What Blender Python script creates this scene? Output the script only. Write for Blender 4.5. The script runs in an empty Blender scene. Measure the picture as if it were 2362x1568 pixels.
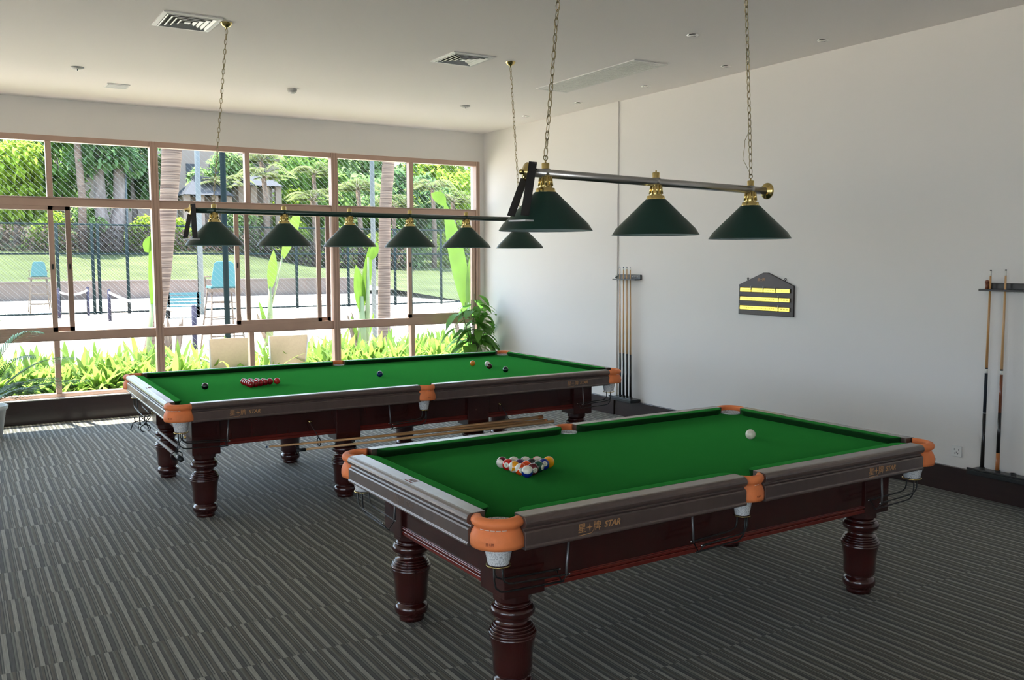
import bpy, bmesh, math, random
from mathutils import Vector, Matrix, Euler, Quaternion
PI = math.pi
rnd = random.Random(7)
sc = bpy.context.scene
COL = sc.collection

# ------------------------------------------------------------------ materials
def newmat(name):
    m = bpy.data.materials.new(name); m.use_nodes = True
    nt = m.node_tree; nt.nodes.clear()
    out = nt.nodes.new('ShaderNodeOutputMaterial')
    return m, nt, out
def N(nt, t, **kw):
    n = nt.nodes.new(t)
    for k, v in kw.items():
        if hasattr(n, k) and k not in ('Scale', 'Detail'): setattr(n, k, v)
        else: n.inputs[k].default_value = v
    return n
def c4(c): return (c[0], c[1], c[2], 1)
def srgb(r, g, b):
    f = lambda v: (v/255/12.92) if v/255 <= .04045 else ((v/255+.055)/1.055)**2.4
    return (f(r), f(g), f(b))
def pbr(name, col, rough=.5, metal=0, spec=.5, coat=0, crough=.15, sheen=0, var=0, vscale=8, bump=0, bscale=60, transl=0, stretch=None):
    m, nt, out = newmat(name)
    b = nt.nodes.new('ShaderNodeBsdfPrincipled')
    b.inputs['Roughness'].default_value = rough; b.inputs['Metallic'].default_value = metal
    b.inputs['Specular IOR Level'].default_value = spec
    b.inputs['Coat Weight'].default_value = coat; b.inputs['Coat Roughness'].default_value = crough
    b.inputs['Sheen Weight'].default_value = sheen
    b.inputs['Base Color'].default_value = c4(col)
    tc = nt.nodes.new('ShaderNodeTexCoord'); vec = tc.outputs['Object']
    if stretch:
        mp = nt.nodes.new('ShaderNodeMapping'); mp.inputs['Scale'].default_value = stretch
        nt.links.new(vec, mp.inputs['Vector']); vec = mp.outputs['Vector']
    if var:
        n = nt.nodes.new('ShaderNodeTexNoise'); n.inputs['Scale'].default_value = vscale; n.inputs['Detail'].default_value = 4
        nt.links.new(vec, n.inputs['Vector'])
        r = nt.nodes.new('ShaderNodeValToRGB')
        r.color_ramp.elements[0].position = .3; r.color_ramp.elements[1].position = .7
        r.color_ramp.elements[0].color = c4([max(0, x*(1-var)) for x in col])
        r.color_ramp.elements[1].color = c4([min(1, x*(1+var)) for x in col])
        nt.links.new(n.outputs['Fac'], r.inputs['Fac']); nt.links.new(r.outputs['Color'], b.inputs['Base Color'])
    if bump:
        n2 = nt.nodes.new('ShaderNodeTexNoise'); n2.inputs['Scale'].default_value = bscale; n2.inputs['Detail'].default_value = 3
        nt.links.new(vec, n2.inputs['Vector'])
        bp = nt.nodes.new('ShaderNodeBump'); bp.inputs['Strength'].default_value = bump; bp.inputs['Distance'].default_value = .01
        nt.links.new(n2.outputs['Fac'], bp.inputs['Height']); nt.links.new(bp.outputs['Normal'], b.inputs['Normal'])
    res = b.outputs['BSDF']
    if transl:
        t = nt.nodes.new('ShaderNodeBsdfTranslucent'); t.inputs['Color'].default_value = c4([min(1, x*1.5) for x in col])
        mx = nt.nodes.new('ShaderNodeMixShader'); mx.inputs['Fac'].default_value = transl
        nt.links.new(b.outputs['BSDF'], mx.inputs[1]); nt.links.new(t.outputs['BSDF'], mx.inputs[2]); res = mx.outputs['Shader']
    nt.links.new(res, out.inputs['Surface'])
    return m
M = {}
M['wall'] = pbr('wall_paint', (.79, .77, .745), .8, spec=.2, bump=.05, bscale=90)
M['ceil'] = pbr('ceiling_paint', (.91, .875, .86), .85, spec=.2)
M['frame'] = pbr('window_bronze', srgb(184, 154, 138), .4, spec=.5, var=.06, vscale=5)
M['frame_dark'] = pbr('window_bronze_dark', srgb(150, 124, 110), .4)
M['base'] = pbr('baseboard_wood', srgb(50, 36, 34), .28, spec=.5, coat=.3, var=.15, vscale=3, stretch=(1, 1, 8))
M['ledge'] = pbr('ledge_stone', srgb(60, 50, 46), .4)
M['ledgetop'] = pbr('ledge_top_sunlit', (.65, .63, .6), .5)  # sun on the dark ledge's top is put into this pale colour
M['wood'] = pbr('mahogany', srgb(58, 20, 17), .2, spec=.5, coat=.6, var=.28, vscale=6, stretch=(4, 4, .6))
M['wood2'] = pbr('mahogany_moulding', srgb(112, 36, 28), .25, spec=.5, coat=.4, var=.15, vscale=6)
M['rail'] = pbr('rail_dark_wood', srgb(84, 67, 61), .42, spec=.6, coat=.9, crough=.27, var=.12, vscale=40, stretch=(.6, .6, .15))
M['groove'] = pbr('groove_black', (.012, .01, .01), .5)
M['gold'] = pbr('gold_lettering', srgb(190, 140, 92), .5)
M['redink'] = pbr('red_lettering', srgb(120, 45, 40), .6)
M['faded'] = pbr('faded_lettering', srgb(104, 84, 74), .5)
M['stamp'] = pbr('leather_stamp', srgb(165, 78, 45), .6)
M['leather'] = pbr('tan_leather', srgb(240, 136, 80), .55, spec=.35, var=.1, vscale=14, bump=.1, bscale=150)
M['thread'] = pbr('white_thread', (.8, .78, .72), .7)
M['brass'] = pbr('polished_brass', (.80, .62, .25), .18, metal=1)
M['steel'] = pbr('brushed_steel', (.55, .54, .53), .3, metal=1)
M['chrome'] = pbr('chrome', (.75, .75, .74), .15, metal=1)
M['blackmetal'] = pbr('black_metal', (.012, .012, .013), .4, spec=.4)
M['blackplastic'] = pbr('black_plastic', (.02, .022, .022), .35, spec=.5)
M['hanger'] = pbr('grey_metal_strap', (.16, .15, .15), .35, metal=.6)
M['rubberwire'] = pbr('black_coated_wire', (.012, .013, .012), .4)
M['shade'] = pbr('shade_green_enamel', (.009, .038, .028), .4, spec=.4)
M['greenbar'] = pbr('bar_green_enamel', (.01, .04, .03), .3, spec=.5, coat=.3)
M['shadein'] = pbr('shade_inner_pale_blue', (.52, .68, .72), .5)
M['strap'] = pbr('black_strap', (.012, .012, .014), .6)
M['chainm'] = pbr('chain_bronze', (.35, .29, .17), .35, metal=1)
M['cuewood'] = pbr('cue_maple', srgb(214, 170, 120), .35, coat=.3, var=.12, vscale=10, stretch=(10, 10, .5))
M['cuewood2'] = pbr('cue_ash', srgb(200, 150, 95), .35, coat=.3, var=.12, vscale=10, stretch=(10, 10, .5))
M['buttblack'] = pbr('cue_butt_ebony', srgb(38, 34, 32), .3, coat=.3)
M['buttwrap'] = pbr('cue_wrap_navy', srgb(30, 38, 46), .7)
M['buttbrown'] = pbr('cue_butt_rosewood', srgb(125, 68, 42), .3, coat=.3)
M['butttan'] = pbr('cue_butt_tan', srgb(180, 110, 60), .35)
M['white'] = pbr('white_plastic', (.78, .78, .76), .4)
M['greypl'] = pbr('grey_plastic', (.45, .45, .44), .5)
M['ivory'] = pbr('ferrule_ivory', (.8, .78, .72), .4)
M['bluetip'] = pbr('blue_tip', (.03, .08, .2), .8)
M['grille'] = pbr('grille_grey_aluminium', (.60, .61, .62), .4, metal=.4)
M['grillew'] = pbr('grille_white', (.72, .72, .71), .4)
M['dark'] = pbr('duct_dark', (.06, .06, .06), .9)
M['board'] = pbr('scoreboard_wood', srgb(58, 48, 45), .45, var=.12, vscale=6)
M['scale'] = pbr('score_scale_brass', (.95, .72, .12), .28, metal=.85)
M['scaletext'] = pbr('score_numerals', (.12, .08, .01), .6)
M['pot'] = pbr('white_planter', (.72, .72, .70), .5)
M['soil'] = pbr('soil', (.06, .045, .03), .95, var=.3, vscale=20)
M['ficus'] = pbr('ficus_leaf', (.10, .24, .04), .4, spec=.3, var=.5, vscale=3, transl=.55)
M['fstem'] = pbr('ficus_stem', (.12, .10, .06), .7)
M['areca'] = pbr('areca_leaf', (.085, .24, .06), .4, spec=.3, var=.3, vscale=3, transl=.3)
M['hedge'] = pbr('bed_leaf', (.165, .26, .045), .5, spec=.2, var=.6, vscale=2.2, transl=.5)
M['banana'] = pbr('banana_leaf', (.10, .18, .025), .5, spec=.1, var=.35, vscale=4, transl=.5)
M['banstem'] = pbr('banana_stem', (.15, .19, .08), .6, var=.2, vscale=4)
M['drysheath'] = pbr('dry_sheath', (.2, .14, .10), .8, var=.3, vscale=6)
M['grass'] = pbr('lawn', (.060, .075, .027), .9, spec=.1, var=.3, vscale=.35)
M['court'] = pbr('court_concrete', (.60, .52, .42), .9, var=.05, vscale=.5)
M['bedsoil'] = pbr('bed_ground', (.10, .085, .06), .95, var=.3, vscale=3)
M['stonewall'] = pbr('terrace_wall_render', (.12, .095, .085), .9, var=.15, vscale=1.2)
M['shrub'] = pbr('brown_hedge', (.085, .062, .05), .9, spec=.05, var=.8, vscale=2.5, transl=.2)
M['treeleaf'] = [pbr('tree_leaf', tuple(min(.9, v*1.9+.01) for v in c), .9, spec=.05, var=.5, vscale=.6, transl=.35) for c in
                 ((.07, .12, .025), (.12, .17, .02), (.055, .10, .04), (.085, .13, .045))]
M['hillwood'] = pbr('wooded_hillside', (.07, .095, .04), .95, spec=.03, var=.7, vscale=.22)
M['palmleaf'] = pbr('palm_leaf', (.15, .18, .07), .9, spec=.05, var=.4, vscale=1, transl=.35)
M['bark'] = pbr('tree_bark', (.17, .145, .135), .9, spec=.1, var=.3, vscale=4, stretch=(1, 1, .3))
M['roof'] = pbr('pavilion_roof', (.06, .062, .07), .9, spec=.1)
M['pavwall'] = pbr('pavilion_wall', (.24, .19, .16), .9, spec=.1)
M['teal'] = pbr('teal_paint', (.055, .16, .18), .6, spec=.2)
M['tealbench'] = pbr('teal_bench', (.04, .11, .13), .7, spec=.2)
M['pole'] = pbr('green_pole', (.012, .02, .022), .9, spec=.03)
M['polel'] = pbr('grey_pole', (.10, .12, .13), .8, spec=.1)
M['postblue'] = pbr('blue_net_post', (.03, .03, .05), .8, spec=.1)
M['tape'] = pbr('net_tape', (.5, .5, .5), .8)
M['alu'] = pbr('pale_tube', (.14, .11, .09), .8, spec=.1)
M['chairmesh'] = pbr('chair_mesh_beige', srgb(178, 166, 152), .8, var=.04, vscale=40)
M['chairframe'] = pbr('chair_frame_white', (.45, .45, .44), .4)

# leather/wood extras --------------------------------------------------------
def mat_trunk():
    m, nt, out = newmat('palm_trunk')
    b = nt.nodes.new('ShaderNodeBsdfPrincipled'); b.inputs['Roughness'].default_value = .9; b.inputs['Specular IOR Level'].default_value = .1
    tc = nt.nodes.new('ShaderNodeTexCoord'); mp = nt.nodes.new('ShaderNodeMapping'); mp.inputs['Scale'].default_value = (.5, .5, 20)
    n = nt.nodes.new('ShaderNodeTexNoise'); n.inputs['Scale'].default_value = 2.2; n.inputs['Detail'].default_value = 5
    r = nt.nodes.new('ShaderNodeValToRGB'); e = r.color_ramp.elements
    e[0].position = .36; e[0].color = c4((.085, .06, .05)); e[1].position = .62; e[1].color = c4((.22, .165, .13))
    nt.links.new(tc.outputs['Object'], mp.inputs['Vector']); nt.links.new(mp.outputs['Vector'], n.inputs['Vector'])
    nt.links.new(n.outputs['Fac'], r.inputs['Fac']); nt.links.new(r.outputs['Color'], b.inputs['Base Color'])
    bp = nt.nodes.new('ShaderNodeBump'); bp.inputs['Strength'].default_value = .6; bp.inputs['Distance'].default_value = .03
    nt.links.new(n.outputs['Fac'], bp.inputs['Height']); nt.links.new(bp.outputs['Normal'], b.inputs['Normal'])
    nt.links.new(b.outputs['BSDF'], out.inputs['Surface']); return m
M['trunk'] = mat_trunk()

def mat_net(name, col, pitch, width, both=True, base=0.0):
    """open mesh: thin diagonal wires, the rest of the sheet is open air"""
    m, nt, out = newmat(name)
    tc = nt.nodes.new('ShaderNodeTexCoord'); sp = nt.nodes.new('ShaderNodeSeparateXYZ')
    nt.links.new(tc.outputs['Object'], sp.inputs[0])
    def line(op):
        a = nt.nodes.new('ShaderNodeMath'); a.operation = op
        nt.links.new(sp.outputs['X'], a.inputs[0]); nt.links.new(sp.outputs['Z'], a.inputs[1])
        d = nt.nodes.new('ShaderNodeMath'); d.operation = 'DIVIDE'; d.inputs[1].default_value = pitch
        f = nt.nodes.new('ShaderNodeMath'); f.operation = 'FRACT'
        l = nt.nodes.new('ShaderNodeMath'); l.operation = 'LESS_THAN'; l.inputs[1].default_value = width/pitch
        nt.links.new(a.outputs[0], d.inputs[0]); nt.links.new(d.outputs[0], f.inputs[0]); nt.links.new(f.outputs[0], l.inputs[0])
        return l
    l1, l2 = line('ADD'), line('SUBTRACT')
    mx = nt.nodes.new('ShaderNodeMath'); mx.operation = 'MAXIMUM'
    nt.links.new(l1.outputs[0], mx.inputs[0])
    mx.inputs[1].default_value = 0
    if both: nt.links.new(l2.outputs[0], mx.inputs[1])
    m2 = nt.nodes.new('ShaderNodeMath'); m2.operation = 'MAXIMUM'; m2.inputs[1].default_value = base
    nt.links.new(mx.outputs[0], m2.inputs[0])
    t = nt.nodes.new('ShaderNodeBsdfTransparent'); d = nt.nodes.new('ShaderNodeBsdfDiffuse'); d.inputs['Color'].default_value = c4(col)
    s = nt.nodes.new('ShaderNodeMixShader')
    nt.links.new(m2.outputs[0], s.inputs['Fac']); nt.links.new(t.outputs[0], s.inputs[1]); nt.links.new(d.outputs[0], s.inputs[2])
    nt.links.new(s.outputs[0], out.inputs['Surface']); return m
M['chainlink'] = mat_net('chain_link_wire', (.05, .055, .055), .11, .009)
M['talllink'] = mat_net('tall_netting_wire', (.24, .26, .26), .12, .0056, both=False)
M['netcord'] = mat_net('tennis_net_cord', (.02, .02, .02), .06, .018)

def mat_glass():
    m, nt, out = newmat('window_glass')
    t = nt.nodes.new('ShaderNodeBsdfTransparent'); t.inputs['Color'].default_value = (.975, .985, .982, 1)
    g = nt.nodes.new('ShaderNodeBsdfGlossy'); g.inputs['Roughness'].default_value = .02; g.inputs['Color'].default_value = (.9, .95, 1, 1)
    lw = nt.nodes.new('ShaderNodeLayerWeight'); lw.inputs['Blend'].default_value = .5
    pw = nt.nodes.new('ShaderNodeMath'); pw.operation = 'POWER'; pw.inputs[1].default_value = 5; nt.links.new(lw.outputs['Facing'], pw.inputs[0])
    f = nt.nodes.new('ShaderNodeMath'); f.operation = 'MULTIPLY_ADD'; f.inputs[1].default_value = .45; f.inputs[2].default_value = .025; nt.links.new(pw.outputs[0], f.inputs[0])
    s = nt.nodes.new('ShaderNodeMixShader')
    nt.links.new(f.outputs[0], s.inputs['Fac']); nt.links.new(t.outputs[0], s.inputs[1]); nt.links.new(g.outputs[0], s.inputs[2])
    nt.links.new(s.outputs[0], out.inputs['Surface']); return m
M['glass'] = mat_glass()

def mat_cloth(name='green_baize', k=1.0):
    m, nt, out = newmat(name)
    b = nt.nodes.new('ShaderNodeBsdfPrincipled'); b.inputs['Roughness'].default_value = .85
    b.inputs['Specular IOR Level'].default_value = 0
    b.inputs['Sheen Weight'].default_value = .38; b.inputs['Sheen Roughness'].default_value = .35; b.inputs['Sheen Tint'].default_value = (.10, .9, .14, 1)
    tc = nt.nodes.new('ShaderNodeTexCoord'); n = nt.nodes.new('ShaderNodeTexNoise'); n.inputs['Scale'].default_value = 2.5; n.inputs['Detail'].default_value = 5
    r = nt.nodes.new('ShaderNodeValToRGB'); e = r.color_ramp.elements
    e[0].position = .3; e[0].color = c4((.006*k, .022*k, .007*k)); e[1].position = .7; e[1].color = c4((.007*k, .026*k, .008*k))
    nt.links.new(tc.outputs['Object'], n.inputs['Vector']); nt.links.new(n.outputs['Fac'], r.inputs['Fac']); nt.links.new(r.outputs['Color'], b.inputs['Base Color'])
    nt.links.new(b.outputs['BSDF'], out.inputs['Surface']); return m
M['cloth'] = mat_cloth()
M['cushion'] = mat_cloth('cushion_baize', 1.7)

def mat_knit():
    m, nt, out = newmat('white_knitted_net')
    b = nt.nodes.new('ShaderNodeBsdfPrincipled'); b.inputs['Roughness'].default_value = .9
    tc = nt.nodes.new('ShaderNodeTexCoord'); v = nt.nodes.new('ShaderNodeTexVoronoi'); v.inputs['Scale'].default_value = 260
    mp = nt.nodes.new('ShaderNodeMapping'); mp.inputs['Scale'].default_value = (1, 1, .55)
    r = nt.nodes.new('ShaderNodeValToRGB'); e = r.color_ramp.elements
    e[0].position = .45; e[0].color = c4((.85, .85, .84)); e[1].position = .8; e[1].color = c4((.5, .5, .5))
    nt.links.new(tc.outputs['Object'], mp.inputs[0]); nt.links.new(mp.outputs[0], v.inputs['Vector'])
    nt.links.new(v.outputs['Distance'], r.inputs['Fac']); nt.links.new(r.outputs['Color'], b.inputs['Base Color'])
    bp = nt.nodes.new('ShaderNodeBump'); bp.inputs['Strength'].default_value = .7; bp.inputs['Distance'].default_value = .003; bp.invert = True
    nt.links.new(v.outputs['Distance'], bp.inputs['Height']); nt.links.new(bp.outputs['Normal'], b.inputs['Normal'])
    nt.links.new(b.outputs['BSDF'], out.inputs['Surface']); return m
M['knit'] = mat_knit()

def mat_carpet():
    m, nt, out = newmat('striped_carpet')
    L = nt.links.new
    b = nt.nodes.new('ShaderNodeBsdfPrincipled'); b.inputs['Roughness'].default_value = .8; b.inputs['Specular IOR Level'].default_value = .2
    b.inputs['Sheen Weight'].default_value = .06
    tc = nt.nodes.new('ShaderNodeTexCoord'); sp = nt.nodes.new('ShaderNodeSeparateXYZ'); L(tc.outputs['Object'], sp.inputs[0])
    def math(op, a, bb=None, c=None):
        n = nt.nodes.new('ShaderNodeMath'); n.operation = op
        for i, v in enumerate((a, bb, c)):
            if v is None: continue
            if isinstance(v, (int, float)): n.inputs[i].default_value = v
            else: L(v, n.inputs[i])
        return n.outputs[0]
    TW, TL = .50, .50
    row = math('FLOOR', math('DIVIDE', sp.outputs['Y'], TL))
    col = math('FLOOR', math('DIVIDE', sp.outputs['X'], TW))
    # every tile shifts its stripes a little, so rows step against each other
    seed = math('ADD', math('MULTIPLY', row, 12.9898), math('MULTIPLY', col, 0))
    sh = math('FRACT', math('MULTIPLY', math('SINE', seed), 43758.5453))
    x = math('ADD', sp.outputs['X'], math('MULTIPLY', sh, .21))
    cv = nt.nodes.new('ShaderNodeCombineXYZ'); L(x, cv.inputs[0])
    # wide bands
    u = math('FRACT', math('DIVIDE', x, .21))
    r = nt.nodes.new('ShaderNodeValToRGB'); r.color_ramp.interpolation = 'CONSTANT'; e = r.color_ramp.elements
    LT, L2, DK, VD, MD, BR = c4((.285, .28, .24)), c4((.235, .23, .195)), c4((.075, .077, .068)), c4((.042, .043, .039)), c4((.155, .155, .132)), c4((.112, .102, .078))
    seq = [(0, LT), (.105, VD), (.125, DK), (.20, VD), (.215, MD), (.255, DK), (.285, L2), (.36, DK), (.41, BR), (.455, VD), (.475, MD), (.505, VD), (.52, L2), (.555, VD), (.575, BR), (.64, DK),
           (.665, LT), (.755, VD), (.77, DK), (.83, MD), (.87, BR), (.93, VD), (.95, MD), (.975, DK)]
    e[0].position = 0; e[0].color = seq[0][1]; e[1].position = seq[1][0]; e[1].color = seq[1][1]
    for pz, cc in seq[2:]:
        k = e.new(pz); k.color = cc
    L(u, r.inputs['Fac'])
    # uneven yarn along the stripe
    mp = nt.nodes.new('ShaderNodeMapping'); mp.inputs['Scale'].default_value = (160, 9, 1); L(tc.outputs['Object'], mp.inputs[0])
    n = nt.nodes.new('ShaderNodeTexNoise'); n.inputs['Scale'].default_value = 1; n.inputs['Detail'].default_value = 3; L(mp.outputs[0], n.inputs['Vector'])
    mr = nt.nodes.new('ShaderNodeMapRange'); mr.inputs['From Min'].default_value = .3; mr.inputs['From Max'].default_value = .7
    mr.inputs['To Min'].default_value = .78; mr.inputs['To Max'].default_value = 1.22; L(n.outputs['Fac'], mr.inputs['Value'])
    hs = nt.nodes.new('ShaderNodeMix'); hs.data_type = 'RGBA'; hs.blend_type = 'MULTIPLY'; hs.inputs['Factor'].default_value = 1
    L(r.outputs['Color'], hs.inputs['A']); L(mr.outputs[0], hs.inputs['B'])
    L(hs.outputs['Result'], b.inputs['Base Color'])
    n3 = nt.nodes.new('ShaderNodeTexNoise'); n3.inputs['Scale'].default_value = 350; L(tc.outputs['Object'], n3.inputs['Vector'])
    bp = nt.nodes.new('ShaderNodeBump'); bp.inputs['Strength'].default_value = .35; bp.inputs['Distance'].default_value = .004
    L(n3.outputs['Fac'], bp.inputs['Height']); L(bp.outputs['Normal'], b.inputs['Normal'])
    L(b.outputs['BSDF'], out.inputs['Surface']); return m
M['carpet'] = mat_carpet()

def mat_ball(name, col, striped):
    """pole = local Z. striped: white poles, coloured belt. number roundels sit on local +X and -X"""
    m, nt, out = newmat(name); L = nt.links.new
    b = nt.nodes.new('ShaderNodeBsdfPrincipled'); b.inputs['Roughness'].default_value = .08; b.inputs['Coat Weight'].default_value = .5
    tc = nt.nodes.new('ShaderNodeTexCoord'); nm = nt.nodes.new('ShaderNodeVectorMath'); nm.operation = 'NORMALIZE'
    L(tc.outputs['Object'], nm.inputs[0]); sp = nt.nodes.new('ShaderNodeSeparateXYZ'); L(nm.outputs[0], sp.inputs[0])
    def ab(o):
        a = nt.nodes.new('ShaderNodeMath'); a.operation = 'ABSOLUTE'; L(o, a.inputs[0]); return a.outputs[0]
    def gt(o, v):
        a = nt.nodes.new('ShaderNodeMath'); a.operation = 'GREATER_THAN'; L(o, a.inputs[0]); a.inputs[1].default_value = v; return a.outputs[0]
    w = (.80, .77, .66, 1)
    f = gt(ab(sp.outputs['X']), .895)
    if striped:
        g = gt(ab(sp.outputs['Z']), .52)
        a = nt.nodes.new('ShaderNodeMath'); a.operation = 'MAXIMUM'; L(f, a.inputs[0]); L(g, a.inputs[1]); f = a.outputs[0]
    mx = nt.nodes.new('ShaderNodeMix'); mx.data_type = 'RGBA'; mx.inputs['A'].default_value = c4(col); mx.inputs['B'].default_value = w
    L(f, mx.inputs['Factor']); L(mx.outputs['Result'], b.inputs['Base Color']); L(b.outputs['BSDF'], out.inputs['Surface']); return m

# ------------------------------------------------------------------ mesh builder
class MB:
    def __init__(s): s.v = []; s.f = []; s.sm = []; s.mi = []; s.cur = 0
    def add(s, vs, fs, smooth=False):
        o = len(s.v); s.v += [tuple(v) for v in vs]
        for f in fs: s.f.append(tuple(i+o for i in f)); s.sm.append(smooth); s.mi.append(s.cur)
        return s
    def box(s, x0, x1, y0, y1, z0, z1, mat=None):
        vs = [(x, y, z) for z in (z0, z1) for y in (y0, y1) for x in (x0, x1)]
        if mat is not None: vs = [mat @ Vector(v) for v in vs]
        return s.add(vs, [(0, 2, 3, 1), (4, 5, 7, 6), (0, 1, 5, 4), (2, 6, 7, 3), (0, 4, 6, 2), (1, 3, 7, 5)])
    def prism(s, poly, z0, z1, mat=None):
        n = len(poly); vs = [(p[0], p[1], z0) for p in poly]+[(p[0], p[1], z1) for p in poly]
        if mat is not None: vs = [mat @ Vector(v) for v in vs]
        fs = [tuple(range(n-1, -1, -1)), tuple(range(n, 2*n))]+[(i, (i+1) % n, n+(i+1) % n, n+i) for i in range(n)]
        return s.add(vs, fs)
    def lathe(s, prof, n=24, mat=None, a0=0, a1=2*PI, smooth=True, cap=False):
        full = abs(a1-a0-2*PI) < 1e-6; k = n if full else n+1; vs = []
        for i in range(k):
            a = a0+(a1-a0)*i/n
            for r, z in prof: vs.append((r*math.cos(a), r*math.sin(a), z))
        if mat is not None: vs = [mat @ Vector(v) for v in vs]
        m = len(prof); fs = []
        for i in range(n):
            j = (i+1) % k
            for t in range(m-1): fs.append((i*m+t, j*m+t, j*m+t+1, i*m+t+1))
        s.add(vs, fs, smooth)
        if cap and full:
            if prof[0][0] > 1e-6: s.f.append(tuple(len(s.v)-len(vs)+i*m for i in range(k-1, -1, -1))); s.sm.append(False); s.mi.append(s.cur)
            if prof[-1][0] > 1e-6: s.f.append(tuple(len(s.v)-len(vs)+i*m+m-1 for i in range(k))); s.sm.append(False); s.mi.append(s.cur)
        return s
    def tube(s, pts, r, n=8, closed=False, caps=True):
        pts = [Vector(p) for p in pts]; k = len(pts); rs = r if isinstance(r, (list, tuple)) else [r]*k
        vs = []; up = None
        for i, p in enumerate(pts):
            if closed: d = pts[(i+1) % k]-pts[i-1]
            else: d = pts[min(i+1, k-1)]-pts[max(i-1, 0)]
            d.normalize()
            if up is None:
                up = Vector((0, 0, 1)) if abs(d.z) < .9 else Vector((1, 0, 0))
            a = d.cross(up)
            if a.length < 1e-6: a = d.cross(Vector((0, 1, 0)))
            a.normalize(); b = a.cross(d).normalized(); up = b
            for j in range(n):
                t = 2*PI*j/n; vs.append(p+(a*math.cos(t)+b*math.sin(t))*rs[i])
        fs = []
        for i in range(k if closed else k-1):
            i2 = (i+1) % k
            for j in range(n): fs.append((i*n+j, i*n+(j+1) % n, i2*n+(j+1) % n, i2*n+j))
        s.add(vs, fs, True)
        if caps and not closed:
            o = len(s.v)-len(vs)
            s.f.append(tuple(o+j for j in range(n-1, -1, -1))); s.sm.append(False); s.mi.append(s.cur)
            s.f.append(tuple(o+(k-1)*n+j for j in range(n))); s.sm.append(False); s.mi.append(s.cur)
        return s
    def sphere(s, c, r, n=16, m=10):
        prof = [(r*math.sin(PI*i/m), -r*math.cos(PI*i/m)) for i in range(m+1)]
        return s.lathe(prof, n, Matrix.Translation(c))
    def extrude_profile(s, prof, a, b, out, mat=None):
        """closed profile of (offset along out, z) swept from a to b (2-D points)"""
        a, b, o = Vector(a), Vector(b), Vector(out); n = len(prof); vs = []
        for p in (a, b):
            for (q, z) in prof: vs.append((p.x+o.x*q, p.y+o.y*q, z))
        fs = [tuple(range(n)), tuple(range(2*n-1, n-1, -1))]+[(i, n+i, n+(i+1) % n, (i+1) % n) for i in range(n)]
        return s.add(vs, fs)
    def mesh(s, name, mats, fix=True):
        me = bpy.data.meshes.new(name); me.from_pydata(s.v, [], s.f)
        me.polygons.foreach_set('use_smooth', s.sm)
        for m in (mats if isinstance(mats, (list, tuple)) else [mats]): me.materials.append(m)
        me.polygons.foreach_set('material_index', s.mi)
        me.update()
        if fix:
            bm = bmesh.new(); bm.from_mesh(me); bmesh.ops.recalc_face_normals(bm, faces=bm.faces[:]); bm.to_mesh(me); bm.free()
        return me
    def obj(s, name, mat, parent=None, bevel=0, seg=2, loc=None, fix=True):
        o = bpy.data.objects.new(name, s.mesh(name, mat, fix)); COL.objects.link(o)
        if parent is not None: o.parent = parent
        if loc is not None: o.location = loc
        if bevel:
            b = o.modifiers.new('bevel', 'BEVEL'); b.width = bevel; b.segments = seg; b.limit_method = 'ANGLE'; b.angle_limit = math.radians(40)
            b.harden_normals = False
        return o
def tag(o, label=None, cat=None, group=None, kind=None):
    if label: o['label'] = label
    if cat: o['category'] = cat
    if group: o['group'] = group
    if kind: o['kind'] = kind
    return o
def empty(name, loc=(0, 0, 0), rz=0, **kw):
    o = bpy.data.objects.new(name, None); COL.objects.link(o); o.location = loc; o.rotation_euler = (0, 0, rz)
    o.empty_display_size = .1
    return tag(o, **kw)
def struct(o): o['kind'] = 'structure'; return o
def copy_tree(o, parent=None):
    c = o.copy(); COL.objects.link(c); c.parent = parent
    for ch in [x for x in bpy.data.objects if x.parent == o]: copy_tree(ch, c)
    return c
def text_mb(s, size, shear=0, extrude=.0004, bold=0):
    cu = bpy.data.curves.new('t', 'FONT'); cu.body = s; cu.size = size; cu.extrude = extrude; cu.shear = shear
    cu.align_x = 'CENTER'; cu.align_y = 'CENTER'; cu.resolution_u = 3; cu.offset = bold
    o = bpy.data.objects.new('t', cu); COL.objects.link(o)
    bpy.context.view_layer.update()
    me = bpy.data.meshes.new_from_object(o.evaluated_get(bpy.context.evaluated_depsgraph_get()))
    mb = MB(); mb.add([v.co[:] for v in me.vertices], [tuple(p.vertices) for p in me.polygons])
    bpy.data.objects.remove(o); bpy.data.curves.remove(cu); bpy.data.meshes.remove(me)
    return mb
def merge(dst, src, mat): return dst.add([mat @ Vector(v) for v in src.v], src.f)
def rot(axis, deg): return Matrix.Rotation(math.radians(deg), 4, axis)
def T(x, y, z): return Matrix.Translation((x, y, z))

# ------------------------------------------------------------------ room shell
XR, YW, ZC = 6.638, 11.57, 3.648
XL, YB = -8.0, -4.2
XL_W = -6.84
m = MB(); m.box(XL, XR+.05, YB, 11.45, -.245, 0); struct(m.obj('floor', M['carpet']))
m = MB(); m.box(XL, XR+.3, YB, YW+.35, ZC, ZC+.2); struct(m.obj('ceiling', M['ceil']))
m = MB(); m.box(XR+.018, XR+.25, YB, 8.416, 0, ZC); m.box(XR, XR+.25, 8.416, 8.68, 0, ZC); m.box(XR+.004, XR+.25, 8.68, YW+.35, 0, ZC)
struct(m.obj('wall_right', M['wall']))
m = MB(); m.box(XL-.2, XL, YB, YW+.35, 0, .8); m.box(XL-.2, XL, YB, YW+.35, 3.2, ZC); m.box(XL-.2, XL, YB, -3.6, .8, 3.2); m.box(XL-.2, XL, 3.0, YW+.35, .8, 3.2)
struct(m.obj('wall_left', M['wall']))
m = MB(); m.box(XL-.12, XL-.05, -3.6, 3.0, .8, .86); m.box(XL-.12, XL-.05, -3.6, 3.0, 3.14, 3.2)
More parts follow.
